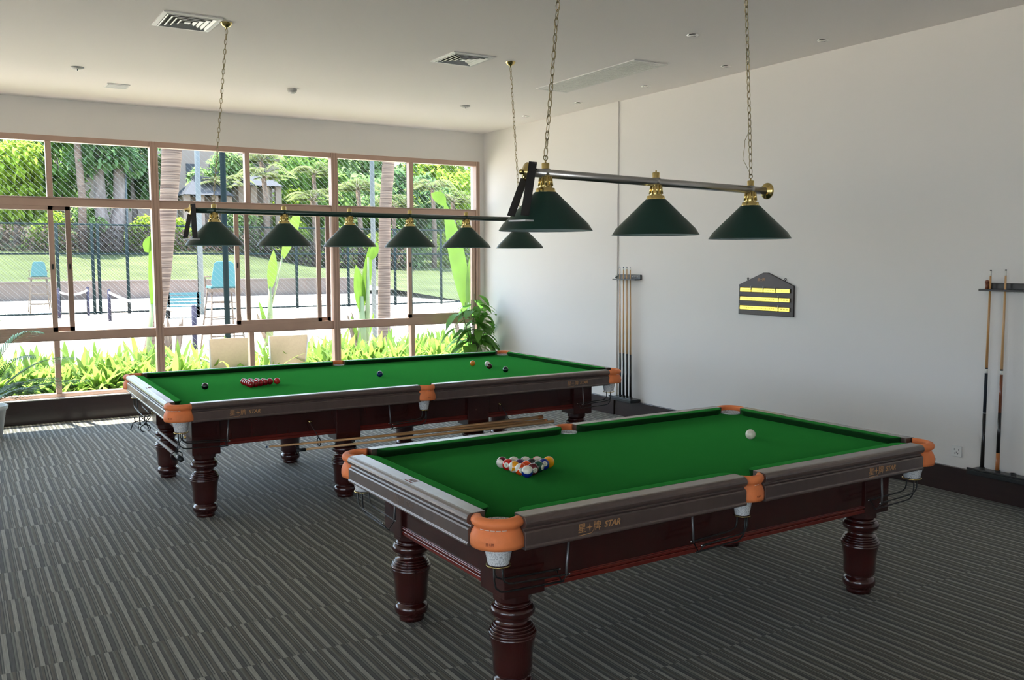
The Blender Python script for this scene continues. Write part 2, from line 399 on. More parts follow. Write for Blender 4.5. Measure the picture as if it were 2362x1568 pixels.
for y in (-3.6, -1.43, .77, 2.94): m.box(XL-.12, XL-.05, y, y+.06, .86, 3.14)
w = struct(m.obj('window_8', M['frame'])); p = MB(); p.box(XL-.088, XL-.082, -3.6, 3.0, .86, 3.14); p.obj('glass_pane', M['glass'], w)  # unseen window added in the left wall to bring in fill light
m = MB(); m.box(XL-.2, XR+.25, YB-.2, YB, 0, .8); m.box(XL-.2, XR+.25, YB-.2, YB, 3.2, ZC)
for a, b in ((XL-.2, -6.6), (-1.6, XR+.25)): m.box(a, b, YB-.2, YB, .8, 3.2)
struct(m.obj('wall_back', M['wall']))
for k, (a, b) in enumerate(((-6.6, -1.6),)):  # added window behind the camera, opened only for fill light
    m = MB(); m.box(a, b, YB-.12, YB-.05, .8, .86); m.box(a, b, YB-.12, YB-.05, 3.14, 3.2)
    for x in (a, (a+b)/2-.03, b-.06): m.box(x, x+.06, YB-.12, YB-.05, .86, 3.14)
    w = struct(m.obj('window_%d' % (k+7), M['frame']))
    p = MB(); p.box(a, b, YB-.088, YB-.082, .86, 3.14); p.obj('glass_pane', M['glass'], w)
m = MB(); m.box(XL, XR+.004, YW-.03, YW+.2, 3.235, ZC); m.box(6.555, XR+.004, YW-.03, YW+.2, 0, 3.235); m.box(XL, XL_W, YW-.03, YW+.2, 0, 3.235)
struct(m.obj('wall_window', M['wall']))
m = MB(); m.box(XL, XR, 11.45, YW+.2, -.3, .262); struct(m.obj('trim_1', M['base'], bevel=.004))
m = MB(); m.box(XL, XR, 11.445, YW+.2, .262, .272); struct(m.obj('trim_2', M['ledgetop']))
m = MB(); m.box(XL-.2, XR+.4, YW+.2, YW+.32, 3.33, 3.75); struct(m.obj('trim_3', M['wall']))
m = MB(); m.box(XR-.012, XR+.02, YB, 8.41, 0, .2); struct(m.obj('baseboard_right', M['base'], bevel=.004))
m = MB(); m.box(XR-.03, XR+.02, 8.425, 11.45, 0, .2); struct(m.obj('baseboard_far', M['base'], bevel=.004))

# windows: bays between heavy mullions
heavy = [(-6.90, -6.81), (-4.66, -4.57), (-2.41, -2.32), (-.17, -.08), (2.068, 2.158), (4.316, 4.406), (6.50, 6.56)]
halves = [-5.7, -3.5, -1.2, .994, 3.222, 5.482]
ZS0, ZS1, ZT0, ZT1, ZU0, ZU1, ZH0, ZH1 = .272, .315, .925, 1.03, 2.452, 2.555, 3.175, 3.24
FY0, FY1 = YW-.05, YW+.05
for i in range(6):
    x0, x1 = heavy[i][1], heavy[i+1][0]; h = halves[i]
    m = MB()
    hx0, hx1 = heavy[i+1]
    m.box(hx0, hx1, FY0-.012, FY1, ZS0, ZH1)
    for gx in (hx0+.028, hx1-.034): pass
    m.box(x0, x1, FY0, FY1, ZS0, ZS1); m.box(x0, x1, FY0+.015, FY1, ZT0, ZT1); m.box(x0, x1, FY0+.01, FY1, ZU0, ZU1); m.box(x0, x1, FY0, FY1, ZH0, ZH1)
    m.box(h-.03, h+.03, FY0+.005, FY1, ZU1, ZH0); m.box(h-.03, h+.03, FY0+.005, FY1, ZS1, ZT0)
    if i == 0: m.box(*heavy[0], FY0-.012, FY1, ZS0, ZH1)
    w = struct(m.obj('window_%d' % (i+1), M['frame'], bevel=.004))
    g = MB(); g.box(hx0+.024, hx0+.030, FY0-.0135, FY0-.010, ZS0, ZH1); g.box(hx1-.030, hx1-.024, FY0-.0135, FY0-.010, ZS0, ZH1)
    g.box(x0, x1, FY0+.006, FY0+.012, ZT0-.004, ZT0+.006); g.box(x0, x1, FY0+.006, FY0+.012, ZU1-.02, ZU1-.012)
    g.obj('frame_groove', M['frame_dark'], w)
    for (a, b, c, d) in ((x0, h-.03, ZU1, ZH0), (h+.03, x1, ZU1, ZH0), (x0, h-.03, ZS1, ZT0), (h+.03, x1, ZS1, ZT0)):
        p = MB(); p.box(a, b, YW+.016, YW+.022, c, d); p.obj('glass_pane', M['glass'], w)
    sash = {-2: [(-6.8, -5.6), (-5.8, -4.66)], -1: [(-4.55, -3.4), (-3.6, -2.41)], 0: [(-2.3, -1.1), (-2.18, -1.0)], 1: [(-.08, 1.015), (.06, 1.195)], 2: [(3.04, 4.158), (3.178, 4.30)], 3: [(5.42, 6.49), (5.43, 6.50)]}[i-2]
    for k, (a, b) in enumerate(sash):
        y0 = YW-.036 if k == 0 else YW+.004
        sw, sb = .055, .06
        f = MB(); f.box(a, a+sw, y0, y0+.032, ZT1-.005, ZU0+.005); f.box(b-sw, b, y0, y0+.032, ZT1-.005, ZU0+.005)
        f.box(a, b, y0, y0+.032, ZT1-.005, ZT1+sb-.01); f.box(a, b, y0, y0+.032, ZU0-.045, ZU0+.005)
        so = f.obj('sash', M['frame'] if k == 0 else M['frame_dark'], w, bevel=.003)
        p = MB(); p.box(a+sw, b-sw, y0+.012, y0+.018, ZT1+.045, ZU0-.045); p.obj('sash_glass', M['glass'], so)
        hx = a+sw*.5 if i in (4, 5) else b-sw*.5
        if k == 0 or i == 3:
            p = MB(); p.box(hx-.008, hx+.008, y0-.008, y0, 1.74, 1.80); p.obj('latch', M['blackplastic'], so)

# ------------------------------------------------------------------ ceiling fittings
def diffuser(x0, x1, y0, y1, label):
    cx, cy = (x0+x1)/2, (y0+y1)/2; r = (x1-x0)/2; ry = (y1-y0)/2
    o = empty('air_vent', (cx, cy, ZC), label=label, cat='air vent', group='square ceiling air diffusers')
    m = MB()
    def ring(a, b, za, zb, kx=1):
        # square frustum ring from half-size a (height za) to b (height zb)
        vs = []
        for (s, z) in ((a, za), (b, zb)):
            for (u, v) in ((-1, -1), (1, -1), (1, 1), (-1, 1)): vs.append((u*s*r, v*s*ry, z))
        m.add(vs, [(i, (i+1) % 4, 4+(i+1) % 4, 4+i) for i in range(4)])
    ring(1.0, .86, -.008, -.012); ring(1.0, 1.0, 0, -.008); ring(.86, .84, -.012, .0)
    m.obj('frame', M['grillew'], o)
    for k, a in enumerate((.84, .66, .48, .30)):
        m = MB(); ring(a, a-.035, -.013, -.015); ring(a-.035, a-.105, -.015, -.003)
        m.obj('louvre', M['grille'], o)
    m = MB(); m.box(-.1*r, .1*r, -.1*ry, .1*ry, -.014, -.010); m.obj('centre_plate', M['grille'], o)
    m = MB(); m.box(-.86*r, .86*r, -.86*ry, .86*ry, -.0012, -.0004); m.obj('duct_opening', M['dark'], o)
diffuser(1.41, 1.838, 7.10, 7.57, 'square four-way air diffuser beside the brass ceiling rose at upper left')
diffuser(3.83, 4.26, 7.16, 7.62, 'square four-way air diffuser near the ceiling centre, left of second rose')
o = empty('air_vent', (1.565, 10.36, ZC), label='small grey slotted ceiling grille near the window wall', cat='air vent')
m = MB(); m.box(-.11, .11, -.125, .125, -.008, 0); m.obj('frame', M['grillew'], o)
for k in range(5):
    m = MB(); m.box(-.095, .095, -.1+k*.043, -.085+k*.043+.012, -.012, -.008); m.obj('slat', M['grille'], o)
o = empty('linear_air_vent', (5.59, 7.42, ZC), label='long linear air grille running along the right side of ceiling', cat='air vent')
m = MB(); m.box(-.2, .2, -.82, -.79, -.01, 0); m.box(-.2, .2, .79, .82, -.01, 0); m.box(-.2, -.185, -.79, .79, -.01, 0); m.box(.185, .2, -.79, .79, -.01, 0); m.obj('frame', M['grillew'], o)
for k in range(14):
    x = -.176+k*.0265; m = MB(); m.box(x, x+.014, -.79, .79, -.009, -.003); m.obj('slat', M['grillew'], o)
m = MB(); m.box(-.185, .185, -.79, .79, -.002, -.0005); m.obj('duct_opening', M['grille'], o)
for (x, y, lab) in ((6.287, 5.232, 'recessed ceiling downlight nearest the camera, beside the right wall'), (6.33, 6.394, 'recessed downlight second from the camera in row beside right wall'),
                    (6.323, 7.55, 'recessed downlight third from the camera in row beside right wall'), (6.305, 8.731, 'recessed downlight fourth from the camera in row beside right wall'),
                    (6.31, 9.873, 'farthest recessed downlight in the row beside the right wall'), (5.23, 5.663, 'recessed downlight standing apart, left of the row by right wall')):
    o = empty('downlight', (x, y, ZC), label=lab, cat='ceiling light', group='recessed ceiling downlights')
    m = MB(); m.lathe([(.032, -.001), (.036, -.006), (.048, -.006), (.05, 0)], 20); m.obj('trim_ring', M['chrome'], o)
    m = MB(); m.lathe([(0, -.004), (.016, -.004), (.02, -.002)], 12); m.obj('bulb', M['ivory'], o)
    m = MB(); m.lathe([(.02, -.0015), (.033, -.003)], 16); m.obj('reflector', M['chrome'], o)
o = empty('smoke_detector', (3.181, 9.593, ZC), label='small grey smoke detector hanging from ceiling above the windows', cat='smoke detector')
m = MB(); m.lathe([(.05, 0), (.05, -.02), (.042, -.035), (.0, -.035)], 20); m.obj('base', M['greypl'], o)
m = MB(); m.lathe([(.028, -.035), (.026, -.05), (0, -.052)], 16); m.obj('sensor', M['white'], o)
for (x, y, lab) in ((1.104, 9.568, 'flat round ceiling fitting left of the small grille'), (5.271, 9.585, 'flat round ceiling fitting near the window corner of the room')):
    o = empty('ceiling_fitting', (x, y, ZC), label=lab, cat='ceiling fitting')
    m = MB(); m.lathe([(.06, 0), (.058, -.01), (.03, -.018), (0, -.018)], 20); m.obj('cover', M['greypl'], o)
    m = MB(); m.lathe([(.012, -.018), (.01, -.032), (0, -.034)], 10); m.obj('nozzle', M['chrome'], o)

# ------------------------------------------------------------------ billiard tables
def logo_mb(size, with_star=True):
    """lettering: first character, four-pointed star, second character, STAR in italics; underline tail"""
    m = MB(); s = size
    merge(m, text_mb('星', s*1.12), T(-2.15*s, 0, 0))
    pts = []
    for k in range(8):
        a = PI/2+k*PI/4; r = s*(.50 if k % 2 == 0 else .11); pts.append((-1.12*s+r*math.cos(a), .06*s+r*math.sin(a)))
    m.prism(pts, -.0004, .0004)
    merge(m, text_mb('牌', s*1.12), T(-.12*s, 0, 0))
    m.prism([(-2.7*s, -.74*s), (-.95*s, -.66*s), (-.62*s, -.36*s), (-.95*s, -.60*s), (-2.7*s, -.67*s)], -.0004, .0004)
    if with_star: merge(m, text_mb('STAR', s*.95, shear=.28, bold=.0007), T(1.95*s, .02*s, 0))
    return m
def _torus(zc, hz, r0, r1, n=7): return [(r0+(r1-r0)*math.cos(a), zc+hz*math.sin(a)) for a in (-PI/2+PI*k/(n-1) for k in range(n))]
LEG = ([(0, 0), (.064, 0), (.066, .018), (.062, .026)]+_torus(.060, .030, .066, .087)+[(.066, .092), (.067, .098), (.077, .102), (.081, .108), (.0835, .12), (.084, .15), (.0845, .18), (.088, .215), (.094, .245), (.098, .263), (.100, .271)]
       +_torus(.281, .008, .096, .103, 5)+_torus(.295, .006, .091, .0965, 5)+_torus(.306, .006, .084, .090, 5)+_torus(.317, .006, .077, .083, 5)
       +[(.072, .326), (.0665, .334), (.066, .343), (.070, .352)]+_torus(.378, .024, .074, .096, 9)+[(.078, .405), (.077, .412), (.070, .418), (.062, .425), (.061, .435)])
def corner_T(k, PL, PW):
    """frame whose +x,+y run along the two cushions away from play corner k"""
    sx, sy = ((1, 1), (-1, 1), (-1, -1), (1, -1))[k]
    return Matrix(((sx, 0, 0, -sx*PL/2), (0, sy, 0, -sy*PW/2), (0, 0, 1, 0), (0, 0, 0, 1)))
def leather_profile(s=1.0):
    return [(.066, -.006), (.072, .001), (.084, .003), (.098, -.002), (.106, -.011), (.108, -.020), (.104, -.030), (.096, -.037), (.092, -.041),
            (.095, -.049), (.104, -.062), (.110, -.080), (.111, -.100), (.109, -.116), (.105, -.116), (.105, -.095), (.098, -.070), (.086, -.050), (.070, -.036), (.064, -.020), (.066, -.006)]
def billiard_table(name, label, loc, rz, PL, PW, RW, TZ, legs_x, leg_y, racks, BZ=.485, BI=.205):
    root = empty(name, loc, rz, label=label, cat='billiard table')
    BED = TZ-.036; hx, hy = PL/2, PW/2
    # playing surface with pocket cut-outs
    cut = .055; C = -.036; R = .068
    out = []
    def arc(cx, cy, r, a0, a1, n=10): return [(cx+r*math.cos(a0+(a1-a0)*i/n), cy+r*math.sin(a0+(a1-a0)*i/n)) for i in range(n+1)]
    lx = math.sqrt(R*R-(cut+C)**2)  # intersection offset
    a_s = math.atan2(lx, -(cut+C)); 
    c0 = [(p[0], p[1]) for p in arc(C, C, R, math.pi-math.atan2(lx, cut+C), math.atan2(-(cut+C), lx)-0.0, 12)]
    c0 = arc(C, C, R, math.atan2(lx, -(cut+C)), math.atan2(-(cut+C), lx), 12)      # from (-cut, +) to (+, -cut), bulging into play
    MR, MC = .055, -.078
    mw = math.sqrt(MR*MR-(MC+cut)**2)
    mid = arc(0, MC, MR, math.atan2(-cut-MC, -mw), math.atan2(-cut-MC, mw), 10)
    def tf(k, pts):
        Mx = corner_T(k, PL, PW); return [tuple((Mx @ Vector((p[0], p[1], 0)))[:2]) for p in pts]
    out += tf(0, c0)
    out += [(p[0], -hy+p[1]) for p in mid]
    out += list(reversed(tf(1, c0)))
    out += tf(2, c0)
    out += [(-p[0], hy-p[1]) for p in mid]
    out += list(reversed(tf(3, c0)))
    m = MB(); m.prism(out, BED-.02, BED); m.obj('bed_cloth', M['cloth'], root)
    m = MB(); m.prism([(p[0]*.995, p[1]*.99) for p in out], BED-.055, BED-.021); m.obj('slate', M['dark'], root)
    # cushions and wooden rails
    segs = []
    g, gm = .052, .060          # cushion start from a corner / from the middle
    for sy in (-1, 1):
        segs += [((-hx+g, sy*hy), (-gm, sy*hy), (0, sy)), ((gm, sy*hy), (hx-g, sy*hy), (0, sy))]
    for sx in (-1, 1): segs.append(((sx*hx, -hy+g), (sx*hx, hy-g), (sx, 0)))
    CP = [(0, .031), (.003, .036), (.012, .038), (.06, .040), (.06, 0), (.022, 0), (.010, .018)]
    for (a, b, o) in segs:
        a, b, o = Vector(a), Vector(b), Vector(o); L = (b-a).length; d = (b-a)/L; E = .06
        st = [E*(1-math.cos(t*PI/2/6)) for t in range(7)]; st = st+[L-x for x in reversed(st)]
        vs = []; n = len(CP)
        for s_ in st:
            e = min(s_, L-s_); off = 0 if e >= E else E-math.sqrt(max(0, E*E-(E-e)**2))
            off = min(off*.95, .056)
            for (q, z) in CP:
                qq = off+q*(1-off/.06); p = a+d*s_+o*qq; vs.append((p.x, p.y, BED+z))
        fs = [(i*n+j, (i+1)*n+j, (i+1)*n+(j+1) % n, i*n+(j+1) % n) for i in range(len(st)-1) for j in range(n)]
        fs += [tuple(range(n)), tuple(range(len(vs)-1, len(vs)-n-1, -1))]
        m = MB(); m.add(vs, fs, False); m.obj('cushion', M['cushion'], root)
    RT = TZ
    W = RW
    RP = [(.0605, .004), (W-.040, .003)]
    for t in range(9):
        a = PI/2-t*PI/8; RP.append((W-.024+.024*math.cos(a), -.0205+.0235*math.sin(a)))
    RP += [(W-.020, -.047), (W-.020, -.052), (W-.010, -.056), (W-.006, -.062), (W-.006, -.112), (W-.002, -.116), (W-.002, -.124), (W-.008, -.128), (W-.06, -.128), (.0605, -.05)]
    cg, mg = .022, .060
    ws = []
    for sy in (-1, 1): ws += [((-hx+cg, sy*hy), (-mg, sy*hy), (0, sy), 1), ((mg, sy*hy), (hx-cg, sy*hy), (0, sy), 1)]
    for sx in (-1, 1): ws.append(((sx*hx, -hy+cg), (sx*hx, hy-cg), (sx, 0), 0))
    rails = []
    for (a, b, o, lg) in ws:
        m = MB(); m.extrude_profile([(q, RT+z) for q, z in RP], a, b, o)
        r = m.obj('rail', M['rail'], root, bevel=.0015, seg=1); rails.append(r)
    # lettering on the fascia
    def letters(x, sy, size=.037):
        lg = logo_mb(size)
        if sy < 0: A = T(x, -hy-W+.0055, TZ-.086) @ rot('X', 90)
        else: A = T(x, hy+W-.0055, TZ-.086) @ rot('Z', 180) @ rot('X', 90)
        m = MB(); merge(m, lg, A); o = m.obj('lettering', M['gold'], root); return o
    for sy in (-1, 1):
        for x in (-hx+.37, hx-.37): letters(x*(-sy) if sy > 0 else x, sy)
    lg = logo_mb(.036); m = MB(); merge(m, lg, T(-hx-W+.0055, -.02, TZ-.086) @ rot('Z', -90) @ rot('X', 90)); m.obj('lettering', M['faded'], root)
    m = MB(); merge(m, text_mb('星牌', .03), T(-hx-.085, -.02, TZ+.0035) @ rot('Z', -90)); m.box(-hx-.11, -hx-.106, -.06, .02, TZ+.0032, TZ+.0042); m.obj('rail_emblem', M['redink'], root)
    # body with moulding
    ox, oy = hx+RW, hy+RW; bx, by = ox-BI, oy-BI; ch = .06
    def octo(e): return [(-bx-e, -by+ch), (-bx+ch, -by-e), (bx-ch, -by-e), (bx+e, -by+ch), (bx+e, by-ch), (bx-ch, by+e), (-bx+ch, by+e), (-bx-e, by-ch)]
    m = MB(); m.prism(octo(0), BZ, TZ-.06); body = m.obj('body', M['wood'], root, bevel=.003, seg=1)
    m = MB(); m.prism(octo(.009), BZ-.010, BZ+.010); m.prism(octo(.004), BZ+.010, BZ+.030); m.prism(octo(.0115), BZ+.018, BZ+.027); m.obj('moulding', M['wood2'], body, bevel=.003)
    # legs
    for lxp in legs_x:
        for ly in (-leg_y, leg_y):
            m = MB(); m.lathe(LEG, 40, T(lxp, ly, 0))
            oc = [(lxp+.082*math.cos(PI/8+k*PI/4), ly+.082*math.sin(PI/8+k*PI/4)) for k in range(8)]
            m.prism(oc, .425, .47)
            l = m.obj('leg', M['wood'], root)
            m = MB(); m.box(lxp-.098, lxp+.098, ly-.098, ly+.098, .46, TZ-.07); m.obj('leg_block', M['wood'], l, bevel=.004)
    # pockets
    def pocket(Mx, mid=False, along=None, rack=True, rl=.30):
        s = .66 if mid else 1.0
        prof = leather_profile()
        if mid:
            prof = [(r*.80+.0, z) for r, z in prof]
            a0, a1 = math.radians(208), math.radians(332); cc = (0, -.068)
        else:
            a0, a1 = math.radians(142), math.radians(308); cc = (-.036, -.036)
        m = MB(); n = 26; k = n+1; vs = []
        for i in range(k):
            a = a0+(a1-a0)*i/n
            for r, z in prof: vs.append((cc[0]+r*math.cos(a), cc[1]+r*math.sin(a), TZ+z))
        q = len(prof)
        fs = [(i*q+t, (i+1)*q+t, (i+1)*q+t+1, i*q+t+1) for i in range(n) for t in range(q-1)]
        fs += [tuple(range(q-1)), tuple(n*q+t for t in range(q-2, -1, -1))]
        vs = [Mx @ Vector(v) for v in vs]; m.add(vs, fs, True)
        le = m.obj('pocket_leather', M['leather'], root)
        # stitching at the pinch
        m = MB()
        nst = 5 if not mid else 2
        for j in range(nst):
            f0 = .5+(j-nst/2)*.085+.006; f1 = f0+.07
            pts = [Mx @ Vector((cc[0]+rr*math.cos(a), cc[1]+rr*math.sin(a), TZ-.0405)) for a in (a0+(a1-a0)*(f0+(f1-f0)*u/4) for u in range(5)) for rr in [(.0925*(.8 if mid else 1))]]
            m.tube(pts, .0016, 5)
        m.obj('stitching', M['thread'], le)
        # stamp pressed into the skirt
        lg = logo_mb(.011 if not mid else .007, False); rr = (.112 if not mid else .0895); am = (a0+a1)/2
        flip = Mx.determinant() < 0
        vs = []
        for v in lg.v:
            u = (-v[0] if flip else v[0])+.006; a = am+u/rr; vs.append(Mx @ Vector((cc[0]+(rr+v[2])*math.cos(a), cc[1]+(rr+v[2])*math.sin(a), TZ-.090+v[1])))
        m = MB(); m.add(vs, lg.f); m.obj('leather_stamp', M['stamp'], le)
        # knitted net, brass ring and wire ball rack
        k_ = .75 if mid else 1
        NP = [(.060*k_+.006, -.030), (.058*k_+.006, -.07), (.052*k_+.008, -.11), (.046*k_+.008, -.14), (.039*k_+.008, -.17), (.036*k_+.006, -.195)]
        A = Mx @ T(cc[0], cc[1]+(.012 if mid else 0), TZ)
        m = MB(); m.lathe(NP, 24, A); m.obj('pocket_net', M['knit'], root)
        if not rack: return
        cz = TZ-.20; rr = .042*k_+.006
        c = Vector((cc[0], cc[1]+(.012 if mid else 0), cz)); d = Vector((along[0], along[1], 0))
        perp = Vector((-d.y, d.x, 0))
        m = MB(); m.tube([Mx @ (c+Vector((rr*math.cos(t*PI/9), rr*math.sin(t*PI/9), .0))) for t in range(18)], .0028, 6, closed=True)
        m.obj('brass_ring', M['brass'], root)
        e = c+d*rl
        m = MB()
        for (w, dz) in ((-.034, -.075), (.034, -.075), (0, -.115)):
            st = c+perp*w*.9+(d*(-.02) if w == 0 else Vector((0, 0, 0)))
            bend = [st, st+Vector((0, 0, dz*.55)), st+d*.008+Vector((0, 0, dz*.82)), st+d*.030+Vector((0, 0, dz*.98)), st+d*.06+Vector((0, 0, dz-.002))]
            en = e+perp*w+Vector((0, 0, dz-.012)); m.tube([Mx @ p for p in bend+[en, en+d*.012]], .0042, 6)
        m.tube([Mx @ (e+perp*.04+Vector((0, 0, -.085))), Mx @ (e+Vector((0, 0, -.128))), Mx @ (e-perp*.04+Vector((0, 0, -.085)))], .003, 6)
        m.obj('ball_rack', M['rubberwire'], root)
        m = MB()
        top = Vector((e.x, e.y, TZ-.125))
        m.tube([Mx @ (top+d*.012-perp*.036), Mx @ (e-perp*.036+Vector((0, 0, -.05))), Mx @ (e-perp*.034+Vector((0, 0, -.092)))], .0058, 6)
        m.obj('rack_hanger', M['hanger'], root)
        for w in (-.034, .034): m = MB(); m.sphere(Mx @ (e+perp*w+d*.014+Vector((0, 0, -.087))), .005, 8, 6); m.obj('rack_end_cap', M['chrome'], root)
    for k in range(4):
        pocket(corner_T(k, PL, PW), along=racks[k])
    for sy in (-1, 1):
        Mx = Matrix(((1, 0, 0, 0), (0, -sy, 0, sy*hy), (0, 0, 1, 0), (0, 0, 0, 1)))
        pocket(Mx, True, along=racks[4 if sy < 0 else 5], rl=.27)
    return root, BED
POOL_C, POOL_R = (3.061, 3.633), .005
SNK_C, SNK_R = (3.118, 7.299), -.012
pool, PBED = billiard_table('pool_table', 'pool table nearest the camera, racked coloured balls on its green cloth', (POOL_C[0], POOL_C[1], 0), POOL_R,
                            2.54, 1.27, .145, .850, (-1.13, 1.13), .49, [(1, 0), (1, 0), (1, 0), (0, 1), (-1, 0), (-1, 0)])
snk, SBED = billiard_table('snooker_table', 'long snooker table nearer the windows, red balls on its green cloth', (SNK_C[0], SNK_C[1], 0), SNK_R,
                           3.569, 1.778, .130, .863, (-1.63, -.57, .57, 1.63), .70, [(1, 0), (1, 0), (1, 0), (0, 1), (-1, 0), (-1, 0)], BZ=.522, BI=.25)

# ------------------------------------------------------------------ balls
def wpos(x, y): return x, y
BR = .028575
def aim(z, x):
    z = Vector(z).normalized(); x = Vector(x); x = (x-z*x.dot(z)).normalized(); y = z.cross(x)
    return Matrix((x, y, z)).transposed().to_4x4()
COLB = {1: (srgb(245, 165, 20), 'yellow'), 2: (srgb(20, 45, 140), 'blue'), 3: (srgb(205, 30, 30), 'red'), 4: (srgb(60, 25, 80), 'purple'), 5: (srgb(240, 80, 20), 'orange'),
        6: (srgb(15, 75, 55), 'green'), 7: (srgb(100, 28, 38), 'maroon'), 8: ((.008, .008, .01), 'black')}
ball_mesh = {}
def pool_ball(num, x, y, pole, face, label):
    col, cn = COLB[num if num <= 8 else num-8]
    mb = MB(); mb.sphere((0, 0, 0), BR, 32, 20)
    o = mb.obj('pool_ball', mat_ball('ball_%s_%d' % (cn, num), col, num > 8))
    Rm = aim(pole, face); o.matrix_world = T(x, y, PBED+BR+.0004) @ Rm
    tag(o, label, 'billiard ball', 'racked pool balls')
    t = text_mb(str(num), .017, extrude=.0001)
    for s in (1, -1):
        m = MB(); vs = []
        for v in t.v:
            d = Vector((BR, 0, 0))
            p = Vector((s*BR, s*v[0], v[1])).normalized()*(BR+.0001+v[2]); vs.append(p)
        m.add(vs, t.f); m.obj('number', M['groove'], o)
    return o
cam_dir = Vector((-.55, -.8, .35))
dx, dy = .0495, .05717
X0 = 2.250; Y0 = 3.629
tri = [[(10, (-.35, -.55, .75), (.9, -.4, -.2), 'navy-striped ball, white cap up, at the rack corner nearest the camera'),
        (13, (-.75, .35, .55), (.6, .7, -.2), 'orange-striped ball second from the nearest corner along the rack back row'),
        (9, (-.9, .4, .1), (-.25, -.55, -.75), 'yellow-striped ball in the middle of the rack back row'),
        (3, (0, .2, 1), (-.7, -.6, -.15), 'solid red ball next to the far-left corner ball of rack'),
        (15, (-.8, -.45, -.25), (.3, .6, .7), 'maroon-striped ball at the far left corner of the rack')],
       [(7, (0, 0, 1), (-.1, -.95, -.2), 'solid maroon ball just right of the white-capped nearest ball'),
        (5, (.2, .2, 1), (-.9, -.1, -.1), 'solid orange ball inside the rack, behind the maroon ball'),
        (4, (0, 0, 1), (1, 0, 0), 'solid dark purple ball inside the rack, behind the yellow-striped ball'),
        (14, (-.1, -.1, 1), (.2, 1, .2), 'green-striped ball showing its white cap behind the solid red ball')],
       [(6, (0, 0, 1), (.35, -.85, .2), 'solid dark green ball on the right edge of the rack'),
        (8, (0, 0, 1), (.2, .9, .3), 'solid black ball in the centre of the rack'),
        (12, (.2, .9, -.4), (1, 0, .2), 'purple-striped ball on the far side of the rack')],
       [(2, (.1, .3, 1), (-.3, -.9, .1), 'solid blue ball beside the yellow apex ball'),
        (11, (-.3, -.9, .4), (.9, .1, .3), 'red-striped ball showing white and red behind the blue ball')],
       [(1, (0, 0, 1), (.8, .4, .2), 'solid yellow ball at the rack apex, farthest right')]]
for i, row in enumerate(tri):
    for j, (num, pole, face, lab) in enumerate(row):
        pool_ball(num, X0+i*dx+rnd.uniform(-.0003, .0003), Y0+(j-(len(row)-1)/2)*dy, pole, face, lab)
m = MB(); m.sphere((0, 0, 0), BR, 32, 20); o = m.obj('cue_ball', pbr('cue_ball_ivory', (.80, .76, .62), .08, coat=.5), loc=(3.806, 3.602, PBED+BR+.0004))
tag(o, 'single ivory cue ball lying alone on the near pool table', 'billiard ball')
SR = .02625
m = MB(); m.sphere((0, 0, 0), SR, 24, 16); sball = m.mesh('snooker_ball', M['white'])
def sn_ball(name, col, x, y, lab, group='snooker balls'):
    me = sball.copy(); me.materials.clear(); me.materials.append(col)
    o = bpy.data.objects.new(name, me); COL.objects.link(o); o.location = (x, y, SBED+SR+.0004); tag(o, lab, 'billiard ball', group); return o
bm_ = lambda n, c: pbr('ball_'+n, c, .08, coat=.5)
red = bm_('snooker_red', srgb(165, 15, 28))
rows = ['triangle apex beside the pink ball', 'second row from triangle apex', 'third row from triangle apex', 'fourth row from triangle apex', 'last row of triangle']
rx0, ry0 = 2.160, 7.250
for i in range(5):
    for j in range(i+1):
        x = rx0-i*.0456; y = ry0+(j-i/2)*.0527
        side = '' if i == 0 else (', nearest the camera' if j == 0 else (', nearest the windows' if j == i else
               (' in its middle' if i in (2, 4) and j == i/2 else (' second from its camera end' if j == 1 else ' second from its window end'))))
        sn_ball('snooker_ball', red, x, y, 'red snooker ball, '+rows[i]+side, 'red snooker balls in triangle')
sn_ball('snooker_ball', bm_('pink', srgb(205, 45, 40)), 2.217, 7.243, 'bright pinkish-red ball standing just right of the red triangle')
sn_ball('snooker_ball', bm_('black', (.01, .012, .012)), 1.648, 7.247, 'black ball alone at the left end of the snooker table')
sn_ball('snooker_ball', bm_('blue', srgb(20, 40, 95)), 3.104, 7.206, 'dark blue ball at the centre of the snooker table')
sn_ball('snooker_ball', bm_('yellow', srgb(225, 140, 30)), 4.178, 7.488, 'orange-yellow ball left of the white ball on snooker table')
sn_ball('snooker_ball', bm_('white', (.75, .74, .66)), 4.262, 7.354, 'white ball half hidden behind the brown ball on snooker table')
sn_ball('snooker_ball', bm_('brown', srgb(70, 35, 25)), 4.190, 7.191, 'dark brown ball touching the view of the white ball')
sn_ball('snooker_ball', bm_('green', srgb(10, 50, 35)), 4.181, 6.890, 'dark green ball at the right end of the snooker table')

